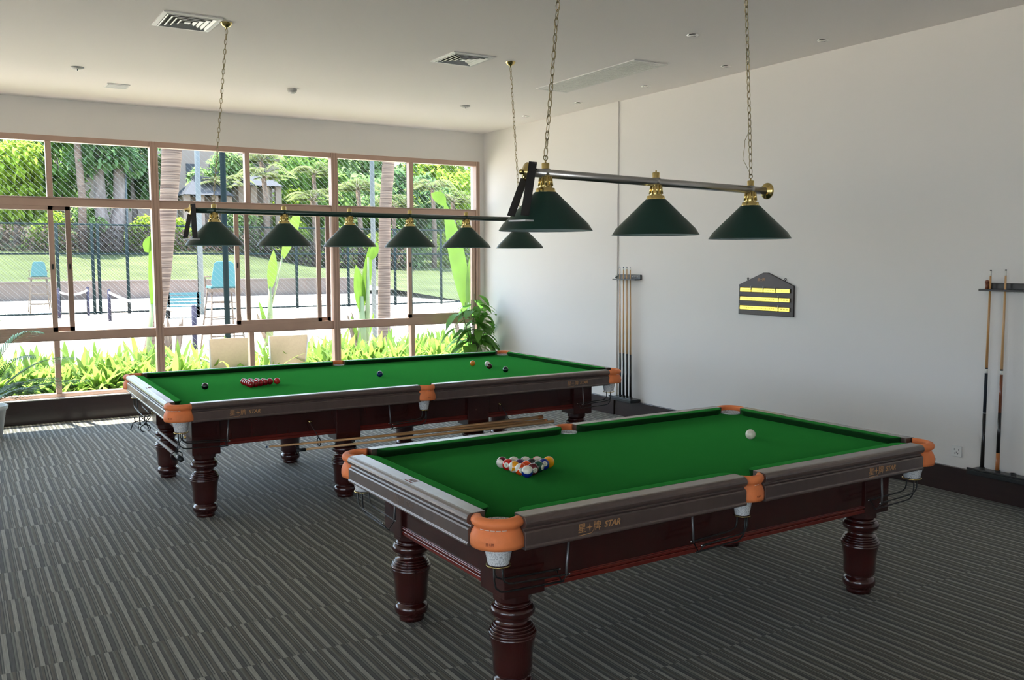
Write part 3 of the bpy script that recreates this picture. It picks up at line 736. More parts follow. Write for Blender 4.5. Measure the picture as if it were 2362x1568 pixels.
# ------------------------------------------------------------------ hanging lamps
def chain_mb(a, b, link=.046, r=.0022, w=.011):
    a, b = Vector(a), Vector(b); L = (b-a).length; d = (b-a)/L; n = max(3, int(L/(link*.80))); m = MB()
    u = d.cross(Vector((0, 1, 0))).normalized(); v = d.cross(u).normalized()
    for i in range(n):
        c = a+d*(L*(i+.5)/n); s = u if i % 2 == 0 else v; h = L/n*.62
        pts = []
        for t in range(12):
            an = t*PI/6; pts.append(c+d*(h*math.sin(an))+s*(w*math.cos(an)*.9))
        m.tube(pts, r, 5, closed=True)
    return m
def hanging_lamp(name, label, x0, x1, y, zb, shades, barmat, hooks, rose, sag=0.0, cord=(), sx=(-.155, -.185)):
    root = empty(name, ((x0+x1)/2, y, zb), label=label, cat='hanging lamp')
    cx = (x0+x1)/2
    def P(x, yy=0, z=0): return (x-cx, yy, z+sag*(x-cx))
    m = MB(); m.tube([P(x0), P(x1)], .021, 20); m.obj('bar', barmat, root)
    FIT = [(0, -.008), (.024, -.010), (.026, -.030), (.030, -.052), (.033, -.064), (.031, -.066), (.045, -.070), (.047, -.080), (.050, -.088), (.049, -.092), (.0, -.092)]
    RIB = [(.027, -.014), (.0335, -.060)]
    TOP = [(0, .062), (.004, .060), (.004, .052), (.017, .050), (.019, .046), (.018, .020), (.020, .014), (.020, .005)]
    for i, x in enumerate(shades):
        A = T(*P(x))
        m = MB(); m.lathe([(.052, -.088), (.205, -.238), (.220, -.262), (.226, -.270)], 56, A); sh = m.obj('shade', M['shade'], root)
        mi = MB(); mi.lathe([(.0, -.094), (.050, -.094), (.203, -.241), (.218, -.264), (.226, -.2705), (.2265, -.270)], 56, A); mi.obj('shade_lining', M['shadein'], sh)
        mi = MB(); mi.sphere(Vector(P(x))+Vector((0, 0, -.17)), .032, 16, 10); mi.obj('bulb', M['ivory'], sh)
        m = MB(); m.lathe(FIT, 28, A)
        for k in range(9):
            a = k*2*PI/9; m.tube([Vector(P(x))+Vector((r*math.cos(a), r*math.sin(a), z)) for r, z in RIB], .0045, 6)
        f = m.obj('brass_fitting', M['brass'], root)
        m = MB(); m.lathe(TOP, 20, A); m.lathe([(.021, .002), (.0225, .010), (.021, .018)], 20, A); m.obj('finial', M['brass'], f)
        m = MB(); m.lathe([(.0225, -.012), (.0225, .022)], 20, A, cap=True); m.obj('clamp', barmat, f)
    for x, s in ((x0, -1), (x1, 1)):
        A = T(*P(x)) @ rot('Y', 90*s)
        m = MB(); m.lathe([(.02, -.02), (.042, -.008), (.046, -.002), (.046, .004), (.03, .010), (.022, .012), (.018, .022), (.012, .024), (.010, .030), (.013, .036), (.009, .045), (0, .048)], 28, A)
        m.obj('end_cap', M['brass'], root)
    for i, (hx_, (rx, ry)) in enumerate(zip(hooks, rose)):
        p = Vector(P(hx_))+Vector((0, 0, .062)); q = Vector((rx-cx, ry-y, ZC-zb-.05))
        m = MB(); m.tube([p+Vector((.012*math.cos(t*PI/6), 0, .012+.012*math.sin(t*PI/6))) for t in range(12)], .0025, 6, closed=True)
        merge(m, chain_mb(p+Vector((0, 0, .022)), q), Matrix.Identity(4)); m.sm = [True]*len(m.f)
        ch = m.obj('chain', M['chainm'], root)
        m = MB(); m.lathe([(0, -.052), (.006, -.05), (.008, -.035), (.03, -.025), (.044, -.008), (.046, 0)], 24, T(rx-cx, ry-y, ZC-zb)); m.obj('ceiling_rose', M['brass'], root)
        # supply cord woven loosely along the chain
        m = MB(); pts = []
        for t in range(40):
            f = t/39; c = p.lerp(q, f)+Vector((.006*math.sin(t*1.9), .006*math.cos(t*1.9), 0))
            if i in cord: c += Vector((-.055*math.exp(-((f-.10)/.07)**2), 0, 0))
            pts.append(c)
        m.tube(pts, .0014, 5); m.obj('supply_cord', M['chainm'], root)
    # pair of straps hanging from the left end of the bar, with a plate at their feet
    def strap(p0, p1, w, t, edge):
        p0, p1 = Vector(p0), Vector(p1); d = (p1-p0).normalized(); n = d.cross(edge).normalized(); e = n.cross(d).normalized(); m = MB()
        vs = [p+e*w*a+n*t*b for p in (p0, p1) for a, b in ((-1, -1), (1, -1), (1, 1), (-1, 1))]
        m.add(vs, [(0, 1, 2, 3), (7, 6, 5, 4)]+[(i, (i+1) % 4, 4+(i+1) % 4, 4+i) for i in range(4)]); return m
    E1 = Vector((.85, -.5, 0)); kx = x0+.012
    m = strap(P(kx, -.028, .045), P(kx+sx[0], -.200, -.215), .019, .003, E1); m.add(*(lambda b: (b.v, b.f))(MB().box(P(kx)[0]-.018, P(kx)[0]+.018, -.034, .030, .022, .028)))
    so = m.obj('strap', M['strap'], root)
    strap(P(kx-.012, .030, -.03), P(kx+sx[1], -.130, -.215), .017, .003, E1).obj('strap', M['strap'], root)
    m = MB(); m.prism([(P(kx+sx[1]-.025)[0], -.15), (P(kx+sx[0]-.02)[0], -.235), (P(kx+sx[0]+.03)[0], -.225), (P(kx+sx[1]+.035)[0], -.115)], -.226, -.219); m.obj('strap_plate', M['grille'], so)
    return root
hanging_lamp('pool_table_lamp', 'three green conical shades on a brushed steel bar hanging over near table', 2.33, 3.93, 3.633, 2.226, (2.431, 3.116, 3.80), M['steel'],
             (2.431, 3.80), ((2.535, 3.60), (3.70, 3.62)), sag=-.018, cord=(1,))
hanging_lamp('snooker_table_lamp', 'six green conical shades on a dark green bar hanging before the windows', 1.60, 4.79, 7.323, 2.216, (1.776, 2.335, 2.90, 3.462, 4.028, 4.608), M['greenbar'],
             (1.776, 4.608), ((1.890, 7.224), (4.485, 7.283)), sag=-.003, sx=(-.03, -.085))

# ------------------------------------------------------------------ cues, rests and racks
def make_cue(name, p_tip, p_butt, label, parts, group=None, r0=.0055, r1=.0145, cat='cue'):
    """parts: list of (from, to, material, part name) as fractions from tip to butt"""
    a, b = Vector(p_tip), Vector(p_butt); L = (b-a).length; q = (b-a).to_track_quat('Z', 'Y')
    root = empty(name, a, label=label, cat=cat, group=group); root.rotation_mode = 'QUATERNION'; root.rotation_quaternion = q
    for (f0, f1, mt, pn) in parts:
        m = MB(); ra, rb = r0+(r1-r0)*f0, r0+(r1-r0)*f1
        m.lathe([(0, f0*L), (ra, f0*L), (rb, f1*L), (0, f1*L)], 14); m.obj(pn, mt, root)
    return root
WOOD = [(0, .006, M['bluetip'], 'tip'), (.006, .02, M['ivory'], 'ferrule'), (.02, .66, M['cuewood'], 'shaft'), (.66, 1, M['buttblack'], 'butt')]
# left wall rack
o = empty('cue_rack', (XR+.018, 8.19, 0), label='black wall cue rack holding four cues beside the wall corner', cat='cue rack')
m = MB(); m.box(-.022, 0, -.205, .20, 1.598, 1.66); m.obj('top_plate', M['blackplastic'], o, bevel=.004)
m = MB(); m.box(-.10, -.018, -.20, .21, 1.596, 1.609); m.obj('clip_shelf', M['blackplastic'], o, bevel=.002)
m = MB(); m.sphere((-.05, .20, 1.635), .017, 12, 8); m.tube([(-.05, .20, 1.60), (-.05, .20, 1.625)], .007); m.obj('knob', M['chrome'], o)
for k in range(3): mm = MB(); mm.sphere((-.024, -.16+.045*k, 1.632), .007, 10, 6); mm.obj('clip_screw', M['chrome'], o)
m = MB(); m.box(-.15, .0, -.205, .205, .2005, .235); m.box(-.15, -.135, -.205, .205, .235, .25); m.obj('base_tray', M['blackplastic'], o, bevel=.004)
for k in range(4): mm = MB(); mm.lathe([(.024, .235), (.022, .262), (.017, .262)], 14, T(-.09, .058-.063*k, 0)); mm.obj('butt_cup', M['blackplastic'], o)
for k, (zt, lab) in enumerate(((1.75, 'leftmost of four cues standing in the rack by wall corner'), (1.745, 'second from the left of four cues in the wall rack'),
                               (1.75, 'third from the left of four cues in the wall rack'), (1.74, 'rightmost of four cues in the rack by wall corner'))):
    y = 8.19+.058-.063*k
    make_cue('snooker_cue', (XR-.045, y+.055, zt), (XR+.018-.09, y, .237), lab, WOOD, 'cues in the left wall rack', r1=.014)
# right wall rack
o = empty('cue_rack', (XR+.018, 3.75, 0), label='black wall cue rack with two pool cues at the right edge', cat='cue rack')
m = MB(); m.box(-.022, 0, -.30, .20, 1.600, 1.648); m.obj('top_plate', M['blackplastic'], o, bevel=.004)
m = MB(); m.box(-.09, -.018, -.30, .215, 1.588, 1.603); m.obj('clip_shelf', M['blackplastic'], o, bevel=.002)
m = MB(); m.sphere((-.045, .175, 1.655), .016, 12, 8); m.tube([(-.045, .175, 1.60), (-.045, .175, 1.65)], .012); m.obj('knob', M['buttbrown'], o)
m = MB(); m.box(-.15, .0, -.30, .215, .2005, .235); m.box(-.15, -.135, -.30, .215, .235, .25); m.obj('base_tray', M['blackplastic'], o, bevel=.004)
for k in range(4): mm = MB(); mm.lathe([(.024, .235), (.022, .258), (.017, .258)], 14, T(-.085, .13-.118*k, 0)); mm.obj('butt_cup', M['blackplastic'], o)
make_cue('pool_cue', (XR-.04, 3.893, 1.747), (XR-.067, 3.88, .237), 'pool cue with black butt and white ring, left one in right rack',
         [(0, .006, M['blackplastic'], 'tip'), (.006, .03, M['ivory'], 'ferrule'), (.03, .485, M['cuewood2'], 'shaft'), (.485, .492, M['buttblack'], 'joint'), (.492, .513, M['ivory'], 'collar'),
          (.513, .71, M['buttwrap'], 'forearm'), (.71, .715, M['greypl'], 'ring'), (.715, 1, M['buttblack'], 'butt')], 'cues in the right wall rack', r0=.0065)
make_cue('pool_cue', (XR-.04, 3.779, 1.75), (XR-.067, 3.762, .237), 'pool cue with brown forearm and tan butt end, right one in right rack',
         [(0, .006, M['blackplastic'], 'tip'), (.006, .03, M['ivory'], 'ferrule'), (.03, .487, M['cuewood'], 'shaft'), (.487, .494, M['buttblack'], 'joint'), (.494, .513, M['ivory'], 'collar'),
          (.513, .70, M['buttbrown'], 'forearm'), (.70, .90, M['buttblack'], 'wrap'), (.90, 1, M['butttan'], 'butt')], 'cues in the right wall rack', r0=.0065)

# sticks hanging along the near side of the snooker table
def hook(name, x, y, z0, z1, label, along='x', loop=.024):
    """brass plate on the table body, wire and oval loop that carries the sticks"""
    o = empty(name, (x, y, z0), label=label, cat='cue hook', group='wire hooks under the snooker table')
    s = -1
    if along == 'x':
        f = lambda u, v, w: (u, v, w)
    else:
        f = lambda u, v, w: (v, u, w)
    m = MB(); m.sphere(f(0, 0, 0), .010, 12, 8); m.tube([f(-.012, 0, .006), f(.014, 0, .002)], .006); m.obj('brass_mount', M['brass'], o)
    dz = z1-z0
    m = MB(); m.tube([f(0, -.01, 0), f(.004, -.035, dz*.2), f(.035, -.05, dz*.6), f(.05, -.05, dz+loop)], .003, 6)
    m.tube([f(.05+.006*math.cos(t*PI/8)*0, -.05+.038*math.cos(t*PI/8), dz+loop*1.25*math.sin(t*PI/8)) for t in range(16)], .004, 6, closed=True)
    m.obj('wire_loop', M['blackmetal'], o); return o
YF = 6.515
hook('cue_hook', 2.235, YF, .625, .478, 'left wire hook holding long sticks on near side of snooker table')
hook('cue_hook', 3.90, YF, .615, .468, 'right wire hook holding long sticks on near side of snooker table')
make_cue('long_cue', (1.862, 6.385, .498), (4.30, 6.405, .455), 'long cue hung under near side of snooker table, its tip farthest left',
         [(0, .004, M['bluetip'], 'tip'), (.004, .009, M['ivory'], 'ferrule'), (.009, .99, M['cuewood2'], 'shaft'), (.99, 1, M['butttan'], 'butt')], r0=.007, r1=.014, cat='cue')
make_cue('half_butt_cue', (2.55, 6.418, .478), (4.27, 6.425, .485), 'shorter stick hung behind the two long ones under snooker table',
         [(0, .01, M['ivory'], 'ferrule'), (.01, .97, M['cuewood'], 'shaft'), (.97, 1, M['butttan'], 'butt')], r0=.007, r1=.015, cat='cue')
def rest(name, p0, p1, label, shaft, head, r0=.008, r1=.012, endcap=None):
    a, b = Vector(p0), Vector(p1); L = (b-a).length
    o = empty(name, a, label=label, cat='rest'); o.rotation_mode = 'QUATERNION'; o.rotation_quaternion = (b-a).to_track_quat('Z', 'Y')
    m = MB(); m.lathe([(0, 0), (r0, 0), (r1, L), (0, L)], 12); m.obj('shaft', shaft, o)
    m = MB()
    if head == 'cross':
        for a_ in (45, 135):
            u = Vector((math.cos(math.radians(a_)), math.sin(math.radians(a_)), 0))
            m.tube([-u*.045+Vector((0, 0, -.012)), -u*.02+Vector((0, 0, -.004)), Vector((0, 0, 0)), u*.02+Vector((0, 0, -.004)), u*.045+Vector((0, 0, -.012))], .004, 6)
        m.lathe([(0, -.01), (.012, -.01), (.013, .05), (0, .05)], 12)
    else:
        m.tube([(-.07, -.03, -.03), (-.05, .03, -.02), (0, .045, 0), (.05, .03, -.02), (.07, -.03, -.03)], .0045, 6)
        m.tube([(0, .045, 0), (.0, .01, -.03), (-.0, -.03, -.08)], .004, 6)
        for s in (-1, 0, 1): m.tube([(s*.035, .04, -.005), (s*.042, .075, -.012)], .0045, 6)
        m.tube([(0, .045, 0), (0, .01, .02), (0, 0, .04)], .006, 8)
    m.obj('head', M['blackmetal'], o)
    if endcap:
        m = MB(); m.lathe([(0, L-.16), (r1+.004, L-.16), (r1+.006, L+.0), (0, L+.002)], 14); m.obj('end_cap', endcap, o)
        m = MB(); m.lathe([(r1+.0055, L-.10), (r1+.0065, L-.07)], 14); m.obj('cap_band', M['greypl'], o)
    return o
rest('cross_rest', (2.09, 6.352, .455), (4.345, 6.366, .448), 'long wooden rest with crossed metal head under near side of snooker table', M['cuewood'], 'cross', r1=.0135)
XF = 1.335
hook('cue_hook', XF, 7.72, .60, .475, 'far wire hook at left end of the snooker table', 'y')
hook('cue_hook', XF, 6.52, .60, .470, 'near wire hook at left end of the snooker table', 'y')
rest('spider_rest', (1.285, 8.02, .455), (1.285, 6.42, .470), 'spider rest with pale shaft and black end hung at left end of snooker table', M['greypl'], 'spider', endcap=M['blackplastic'], r0=.010, r1=.012)
rest('cross_rest', (1.312, 7.86, .512), (1.312, 6.62, .515), 'short pale rest hung just above the spider rest', M['greypl'], 'cross', r0=.009, r1=.011)

# ------------------------------------------------------------------ scoreboard and socket
o = empty('scoreboard', (XR+.018, 6.13, 1.29), label='dark wooden scoreboard with three yellow brass scales on the right wall', cat='scoreboard')
m = MB(); w = .345
prof = [(-w, 0), (w, 0), (w, .292), (.03, .412), (-.03, .412), (-w, .292)]
vs = [(-.020, y, z) for y, z in prof]+[(0, y, z) for y, z in prof]; n = len(prof)
m.add(vs, [tuple(range(n)), tuple(range(2*n-1, n-1, -1))]+[(i, n+i, n+(i+1) % n, (i+1) % n) for i in range(n)])
m.obj('board', M['board'], o, bevel=.004)
Awall = rot('Z', -90) @ rot('X', 90)
m = MB(); merge(m, logo_mb(.030, False), T(-.021, .02, .345) @ Awall); m.obj('lettering', M['gold'], o)
for r, (z0, cuts) in enumerate(((.222, (-.32, -.17, -.015, .135, .312)), (.136, (-.32, .175, .312)), (.048, (-.32, .175, .312)))):
    for k in range(len(cuts)-1):
        y1, y0 = -cuts[k]-.003, -cuts[k+1]+.003
        m = MB(); m.box(-.032, -.020, y0, y1, z0, z0+.042); s_ = m.obj('score_scale', M['scale'], o, bevel=.004)
        st = {0: '1 2 3 4 5 6 7 8 9', 1: ' '.join(str(v) for v in range(1, 21)) if k == 0 else '100 200 300', 2: ' '.join(str(v) for v in range(1, 21)) if k == 0 else '100 200 300'}[r]
        tm = text_mb(st, .018 if r == 0 else .019); wd = max(v[0] for v in tm.v)-min(v[0] for v in tm.v); f = min(1, (y1-y0-.02)/wd)
        m = MB(); merge(m, tm, T(-.0325, (y0+y1)/2, z0+.021) @ Awall @ Matrix.Diagonal((f, 1, 1, 1))); m.obj('numerals', M['scaletext'], s_)
    for c in cuts[:-1]:
        m = MB(); m.tube([(-.034, -c, z0+.050), (-.034, -c, z0+.022)], .004, 8); m.sphere((-.034, -c, z0+.053), .006, 8, 6); m.obj('marker', M['steel'], o)
for s in (-1, 1):
    m = MB(); m.tube([(-.008, s*.235, .32), (-.008, s*.235, .345)], .004); m.tube([(-.008, s*.235+.010*math.cos(t*PI/5), .352+.010*math.sin(t*PI/5)) for t in range(10)], .003, 6, closed=True)
    m.obj('hanger', M['blackmetal'], o)
o = empty('wall_socket', (XR+.018, 4.137, .325), label='white power socket low on the right wall behind near table', cat='wall socket')
m = MB(); m.box(-.009, 0, -.043, .043, -.043, .043); m.obj('cover_plate', M['white'], o, bevel=.003)
for (y, z, a) in ((-.018, .014, 0), (.018, .014, 0), (-.012, -.018, 30), (.012, -.018, -30), (0, -.010, 0)):
    m = MB(); m.box(-.0096, -.0088, -.002, .002, -.006, .006, T(0, y, z) @ rot('X', a)); m.obj('slot', M['groove'], o)

# ------------------------------------------------------------------ indoor plants
def leaf(m, p, d, L, W, droop=.35, n=4, fold=.15, up=Vector((0, 0, 1))):
    """broad pointed leaf starting at p going along d"""
    d = d.normalized(); s = d.cross(up)
    if s.length < .05: s = Vector((1, 0, 0))
    s.normalize(); nrm = s.cross(d); rows = []
    for i in range(n+1):
        t = i/n; w = W*.5*math.sin(PI*min(1, max(0.0, t*.92+.08)))**.8 if i < n else 0
        c = p+d*(L*t)-Vector((0, 0, 1))*(droop*L*t*t)
        if w < 1e-4: rows.append([c])
        else: rows.append([c-s*w+nrm*w*fold, c, c+s*w+nrm*w*fold])
    o = len(m.v)
    idx = []
    for r in rows:
        idx.append(list(range(o, o+len(r)))); m.v += [tuple(v) for v in r]; o += len(r)
    for a, b in zip(idx, idx[1:]):
        if len(a) == 3 and len(b) == 3: fs = [(a[0], a[1], b[1], b[0]), (a[1], a[2], b[2], b[1])]
        elif len(b) == 1: fs = [(a[0], a[1], b[0]), (a[1], a[2], b[0])]
        else: fs = [(a[0], b[1], b[0]), (a[0], b[2], b[1])]
        for f in fs: m.f.append(f); m.sm.append(True); m.mi.append(m.cur)
def pot_mesh(o, r, h, mat):
    m = MB(); m.lathe([(0, 0), (r*.74, 0), (r*.95, h*.86), (r*.97, h*.86), (r*1.03, h*.90), (r*1.05, h), (r*.96, h), (r*.92, h*.88), (0, h*.88)], 36); m.obj('pot', mat, o)
    m = MB(); m.lathe([(0, h*.885), (r*.93, h*.885)], 24); m.obj('soil', M['soil'], o)
o = empty('potted_ficus', (6.22, 11.12, 0), label='potted plant with broad dark green leaves in the window corner', cat='potted plant')
pot_mesh(o, .19, .36, M['pot'])
r2 = random.Random(3); m = MB(); lf = MB()
heads = []
for k in range(9):
    a = r2.uniform(0, 2*PI); rr = r2.uniform(.04, .24); top = Vector((rr*math.cos(a)*1.1, rr*math.sin(a)*.7, r2.uniform(.72, 1.36)))
    if k == 0: top = Vector((.02, 0, 1.36))
    pts = [(0, 0, .3), (top.x*.3, top.y*.3, .3+(top.z-.3)*.5), tuple(top)]
    m.tube(pts, [.008, .006, .004], 6); heads.append(top)
m.obj('stem', M['fstem'], o)
for hd in heads:
    for q in range(11):
        t = r2.uniform(.35, 1); p = Vector((hd.x*t, hd.y*t, .3+(hd.z-.3)*t)); a = q*2.4+r2.uniform(-.3, .3)
        el = r2.uniform(-.35, .55); d = Vector((math.cos(a)*math.cos(el)*1.1, math.sin(a)*math.cos(el)*.85, math.sin(el)))
        pl = r2.uniform(.04, .11); e = p+d*pl; m2 = e
        leaf(lf, e, d, r2.uniform(.20, .30), r2.uniform(.10, .14), r2.uniform(.35, .9), 5)
for v in range(len(lf.v)):
    x, y, z = lf.v[v]; lf.v[v] = (min(x, .395), min(y, .27), z)
lf.obj('foliage', M['ficus'], o, fix=False)
o = empty('potted_palm', (.21, 10.80, 0), label='areca palm in a white pot at the left edge before windows', cat='potted plant')
pot_mesh(o, .225, .335, M['pot'])
st = MB(); lf = MB()
def frond(st, lf, base, a, reach, height, nl=26, ll=.26, lw=.022, droop=.5, rach=.005, sp=.9):
    pts = []
    for i in range(15):
        t = i/14; pts.append(Vector((base[0]+math.cos(a)*reach*(t**1.3), base[1]+math.sin(a)*reach*(t**1.3), base[2]+height*(1.55*t-.95*droop*1.3*t*t*t))))
    st.tube(pts, [rach*(1-.7*i/14) for i in range(15)], 5)
    for i in range(nl):
        t = .28+.72*i/(nl-1); f = t*14; k = min(13, int(f)); p = pts[k].lerp(pts[k+1], f-k); d = (pts[k+1]-pts[k]).normalized()
        s = d.cross(Vector((0, 0, 1))).normalized(); L = ll*math.sin(PI*(.18+.78*t))+.03
        for sg in (-1, 1): leaf(lf, p, (d*sp+s*sg*1.0+Vector((0, 0, .12))), L, lw, .35, 3, .05)
r2 = random.Random(11)
for k, (a, reach, h) in enumerate(((.05, .85, .55), (.35, .62, .85), (-.25, .72, .35), (-.6, .55, .62), (.9, .4, 1.0), (2.2, .5, .8), (3.0, .7, .6), (-1.3, .45, .7), (-2.2, .6, .5), (.15, .48, .22), (1.6, .12, .9), (-.1, 1.0, .30), (-.45, .35, .3))):
    frond(st, lf, (.03*math.cos(k*2.1), .03*math.sin(k*2.1), .28), a, reach, h, 27, .34, .013, sp=.7)
for v in range(len(lf.v)): x, y, z = lf.v[v]; lf.v[v] = (x, min(y, .45), z)
for v in range(len(st.v)): x, y, z = st.v[v]; st.v[v] = (x, min(y, .45), z)
st.obj('stem', M['fstem'], o); lf.obj('fronds', M['areca'], o, fix=False)

# ------------------------------------------------------------------ outside
G = -.25
m = MB(); m.box(-60, 90, -60, 60, G-.4, G); struct(m.obj('ground', M['court']))
m = MB(); n = 60
pts = [(-3.5, 13.0), (2.7, 13.0), (2.75, 14.15), (5.0, 14.15), (5.1, 13.0), (12, 13.0), (11, 16.2), (8, 16.6), (5.5, 15.9), (1.4, 15.4), (-3.5, 14.9)]
m.prism(pts, G-.01, G+.03); tag(m.obj('planting_bed', M['bedsoil']), 'soil bed for leafy plants outside the windows', 'planting bed')
# hillside lawn behind the terrace wall
def hill(x, y):
    f = 1/(1+math.exp(-(22.5-x)/1.6))
    za = .72+max(0, (y-54.6))*.115
    zb = G+.02+max(0, y-40-.15*(x-22))*.045
    if y < 54.6: za = zb
    return za*f+zb*(1-f)
m = MB(); xs = [-30+i*1.5 for i in range(75)]; ys = [54.75+i*1.2 for i in range(45)]
vs = [(x, y, min(hill(x, y), 5.2)+.12*math.sin(x*.5)*math.sin(y*.3)*(1 if y > 57 else 0)) for y in ys for x in xs]; w = len(xs)
m.add(vs, [(j*w+i, j*w+i+1, (j+1)*w+i+1, (j+1)*w+i) for j in range(len(ys)-1) for i in range(w-1)], True)
tag(m.obj('lawn', M['grass'], fix=False), 'sunny grass slope rising behind the low terrace wall', 'lawn', kind='structure')
m = MB(); xs = [21.9+i*1.5 for i in range(46)]; ys = [40+i*1.5 for i in range(11)]
vs = [(x, min(y, 54.76), max(G+.015, hill(x, y))+.0) for y in ys for x in xs]; w = len(xs)
m.add(vs, [(j*w+i, j*w+i+1, (j+1)*w+i+1, (j+1)*w+i) for j in range(len(ys)-1) for i in range(w-1)], True)
tag(m.obj('lawn', M['grass'], fix=False), 'flat bright lawn to the right of the tennis courts', 'lawn', kind='structure')
m = MB(); m.box(-30, 22.3, 54.3, 54.8, G, .68); m.box(-30, 22.35, 54.25, 54.85, .68, .76); struct(m.obj('terrace_wall', M['stonewall']))

# wooded hillside closing the view behind the trees
m = MB(); xs = [-20+i*1.5 for i in range(80)]; rows = [(98, 2), (101, 7), (105, 11), (110, 13.2), (118, 14.2)]
vs = []
for y, z in rows:
    for x in xs:
        k = .78+.22/(1+math.exp(-(x-14)/5))
        vs.append((x, y+1.2*math.sin(x*.9+z), z*k+(z/14)*(.9*math.sin(x*.7)+.6*math.sin(x*1.9+1)+.5*math.sin(x*3.3)+.4*rnd.uniform(-1, 1))))
w = len(xs); m.add(vs, [(j*w+i, j*w+i+1, (j+1)*w+i+1, (j+1)*w+i) for j in range(len(rows)-1) for i in range(w-1)], True)
tag(m.obj('hillside', M['hillwood'], fix=False), kind='structure')

# low leafy plants in the bed
r2 = random.Random(5); lf = MB()
def tuft(lf, x, y, z, n, h, w, r):
    for k in range(n):
        a = r.uniform(0, 2*PI); t = r.uniform(.15, .95); d = Vector((math.cos(a)*t, math.sin(a)*t, 1.1-t*.5))
        leaf(lf, Vector((x+r.uniform(-.05, .05), y+r.uniform(-.05, .05), z+r.uniform(0, h*.35))), d, h*r.uniform(.6, 1.1), w*r.uniform(.7, 1.2), r.uniform(.15, .7), 4)
for k in range(1800):
    y = 13.1+abs(r2.gauss(0, 1.0))*1.0; x = r2.uniform(-1.8, 8.6)
    if 2.9 < x < 4.75 and y < 14.1 and r2.random() < .85: continue
    if y > 16.3: continue
    tuft(lf, x, y, G+.05, 8, r2.uniform(.60, .92), .085, r2)
tag(lf.obj('bed_plants', M['hedge'], fix=False), 'bright green leafy ground plants filling the bed outside windows', 'plants', kind='stuff')

# palm trunks close to the building
def trunk(name, pts, rad, label, crown=True):
    pts = [Vector(p) for p in pts]; base = pts[0]; o = empty(name, base, label=label, cat='palm tree')
    # smooth resample
    out, rr = [], []
    for i in range(len(pts)-1):
        p0, p1, p2, p3 = pts[max(0, i-1)], pts[i], pts[i+1], pts[min(len(pts)-1, i+2)]
        for k in range(8):
            t = k/8; out.append(.5*((2*p1)+(-p0+p2)*t+(2*p0-5*p1+4*p2-p3)*t*t+(-p0+3*p1-3*p2+p3)*t**3)-base)
            rr.append((rad[i]+(rad[i+1]-rad[i])*t)*(1+.03*(k % 2)))
    out.append(pts[-1]-base); rr.append(rad[-1])
    m = MB(); m.tube(out, rr, 18); m.obj('trunk', M['trunk'], o)
    if crown:
        st, lf = MB(), MB(); top = out[-1]
        for k in range(11):
            frond(st, lf, top, k*2*PI/11+.2, 2.4, .75+.35*(k % 3), 30, .75, .055, 1.15, .03, .5)
        st.obj('frond_stem', M['fstem'], o); lf.obj('fronds', M['palmleaf'], o, fix=False)
    return o
trunk('coconut_palm', [(3.318, 19.4, G), (3.411, 19.4, .272), (3.535, 19.4, .708), (3.651, 19.4, 1.409), (3.737, 19.4, 2.196), (3.828, 19.4, 3.156), (3.92, 19.4, 4.112), (4.1, 19.4, 6.2), (4.2, 19.4, 7.6)],
      [.15, .125, .125, .135, .15, .17, .19, .19, .16], 'leaning coconut palm trunk outside the left window mullion', True)
trunk('coconut_palm', [(7.818, 17.9, G), (7.83, 17.9, .4), (7.836, 17.9, .912), (7.867, 17.9, 2.2), (7.899, 17.9, 2.93), (7.995, 17.9, 3.96), (8.15, 17.9, 5.6), (8.3, 17.9, 7.4)],
      [.15, .13, .13, .125, .125, .13, .13, .12], 'upright coconut palm trunk outside the right-hand window', True)

def banana(name, base, label, leaves, stems, dry=4):
    o = empty(name, base, label=label, cat='banana plant'); b = Vector(base)
    m = MB()
    for (p0, p1, r0, r1) in stems: m.tube([Vector(p0)-b, (Vector(p0)+Vector(p1))/2-b+Vector((.02, 0, 0)), Vector(p1)-b], [r0, (r0+r1)/2, r1], 10)
    m.obj('stem', M['banstem'], o)
    for (p, d, L, W, dr) in leaves:
        lf = MB(); leaf(lf, Vector(p)-b, Vector(d), L, W, dr, 10, .25, up=Vector((.2, -1, .1))); lf.obj('leaf', M['banana'], o, fix=False)
    r3 = random.Random(len(label))
    for k in range(dry):
        lf = MB(); a = r3.uniform(0, 2*PI); leaf(lf, Vector((.08*math.cos(a), .08*math.sin(a), .1)), Vector((math.cos(a)*.25, .1, 1)), r3.uniform(.5, 1.0), .10, .0, 5, .3, up=Vector((0, -1, 0))); lf.obj('dry_leaf_sheath', M['drysheath'], o, fix=False)
    return o
banana('banana_plant', (6.56, 22, G), 'banana plant with curled bright leaf behind the middle window', [((6.62, 22, 1.15), (.12, 0, 1), .95, .26, 0), ((6.95, 22, 1.9), (.35, 0, 1), 1.45, .30, .05), ((6.55, 22, .0), (-.22, .1, 1), .9, .12, 0), ((6.56, 22, .0), (.12, .1, 1), .7, .10, 0)],
       [((6.56, 22, G), (6.62, 22, 1.2), .11, .03), ((6.60, 22, .6), (6.95, 22, 1.95), .03, .02)])
banana('banana_plant', (7.15, 17.5, G), 'banana plant with upright yellow-green leaves left of the right trunk', [((7.15, 17.5, .75), (-.10, 0, 1), 1.0, .28, 0), ((7.2, 17.5, 1.0), (.14, 0, 1), 1.15, .22, 0), ((7.34, 17.4, 1.85), (.35, 0, 1), .42, .20, .1), ((7.12, 17.5, .0), (-.28, 0, 1), .75, .10, 0), ((7.2, 17.5, .0), (.3, 0, 1), .8, .10, 0)],
       [((7.15, 17.5, G), (7.16, 17.5, 1.1), .13, .04), ((7.22, 17.5, G), (7.30, 17.45, 1.9), .08, .02), ((7.06, 17.5, G), (7.12, 17.5, .8), .08, .03)], 6)
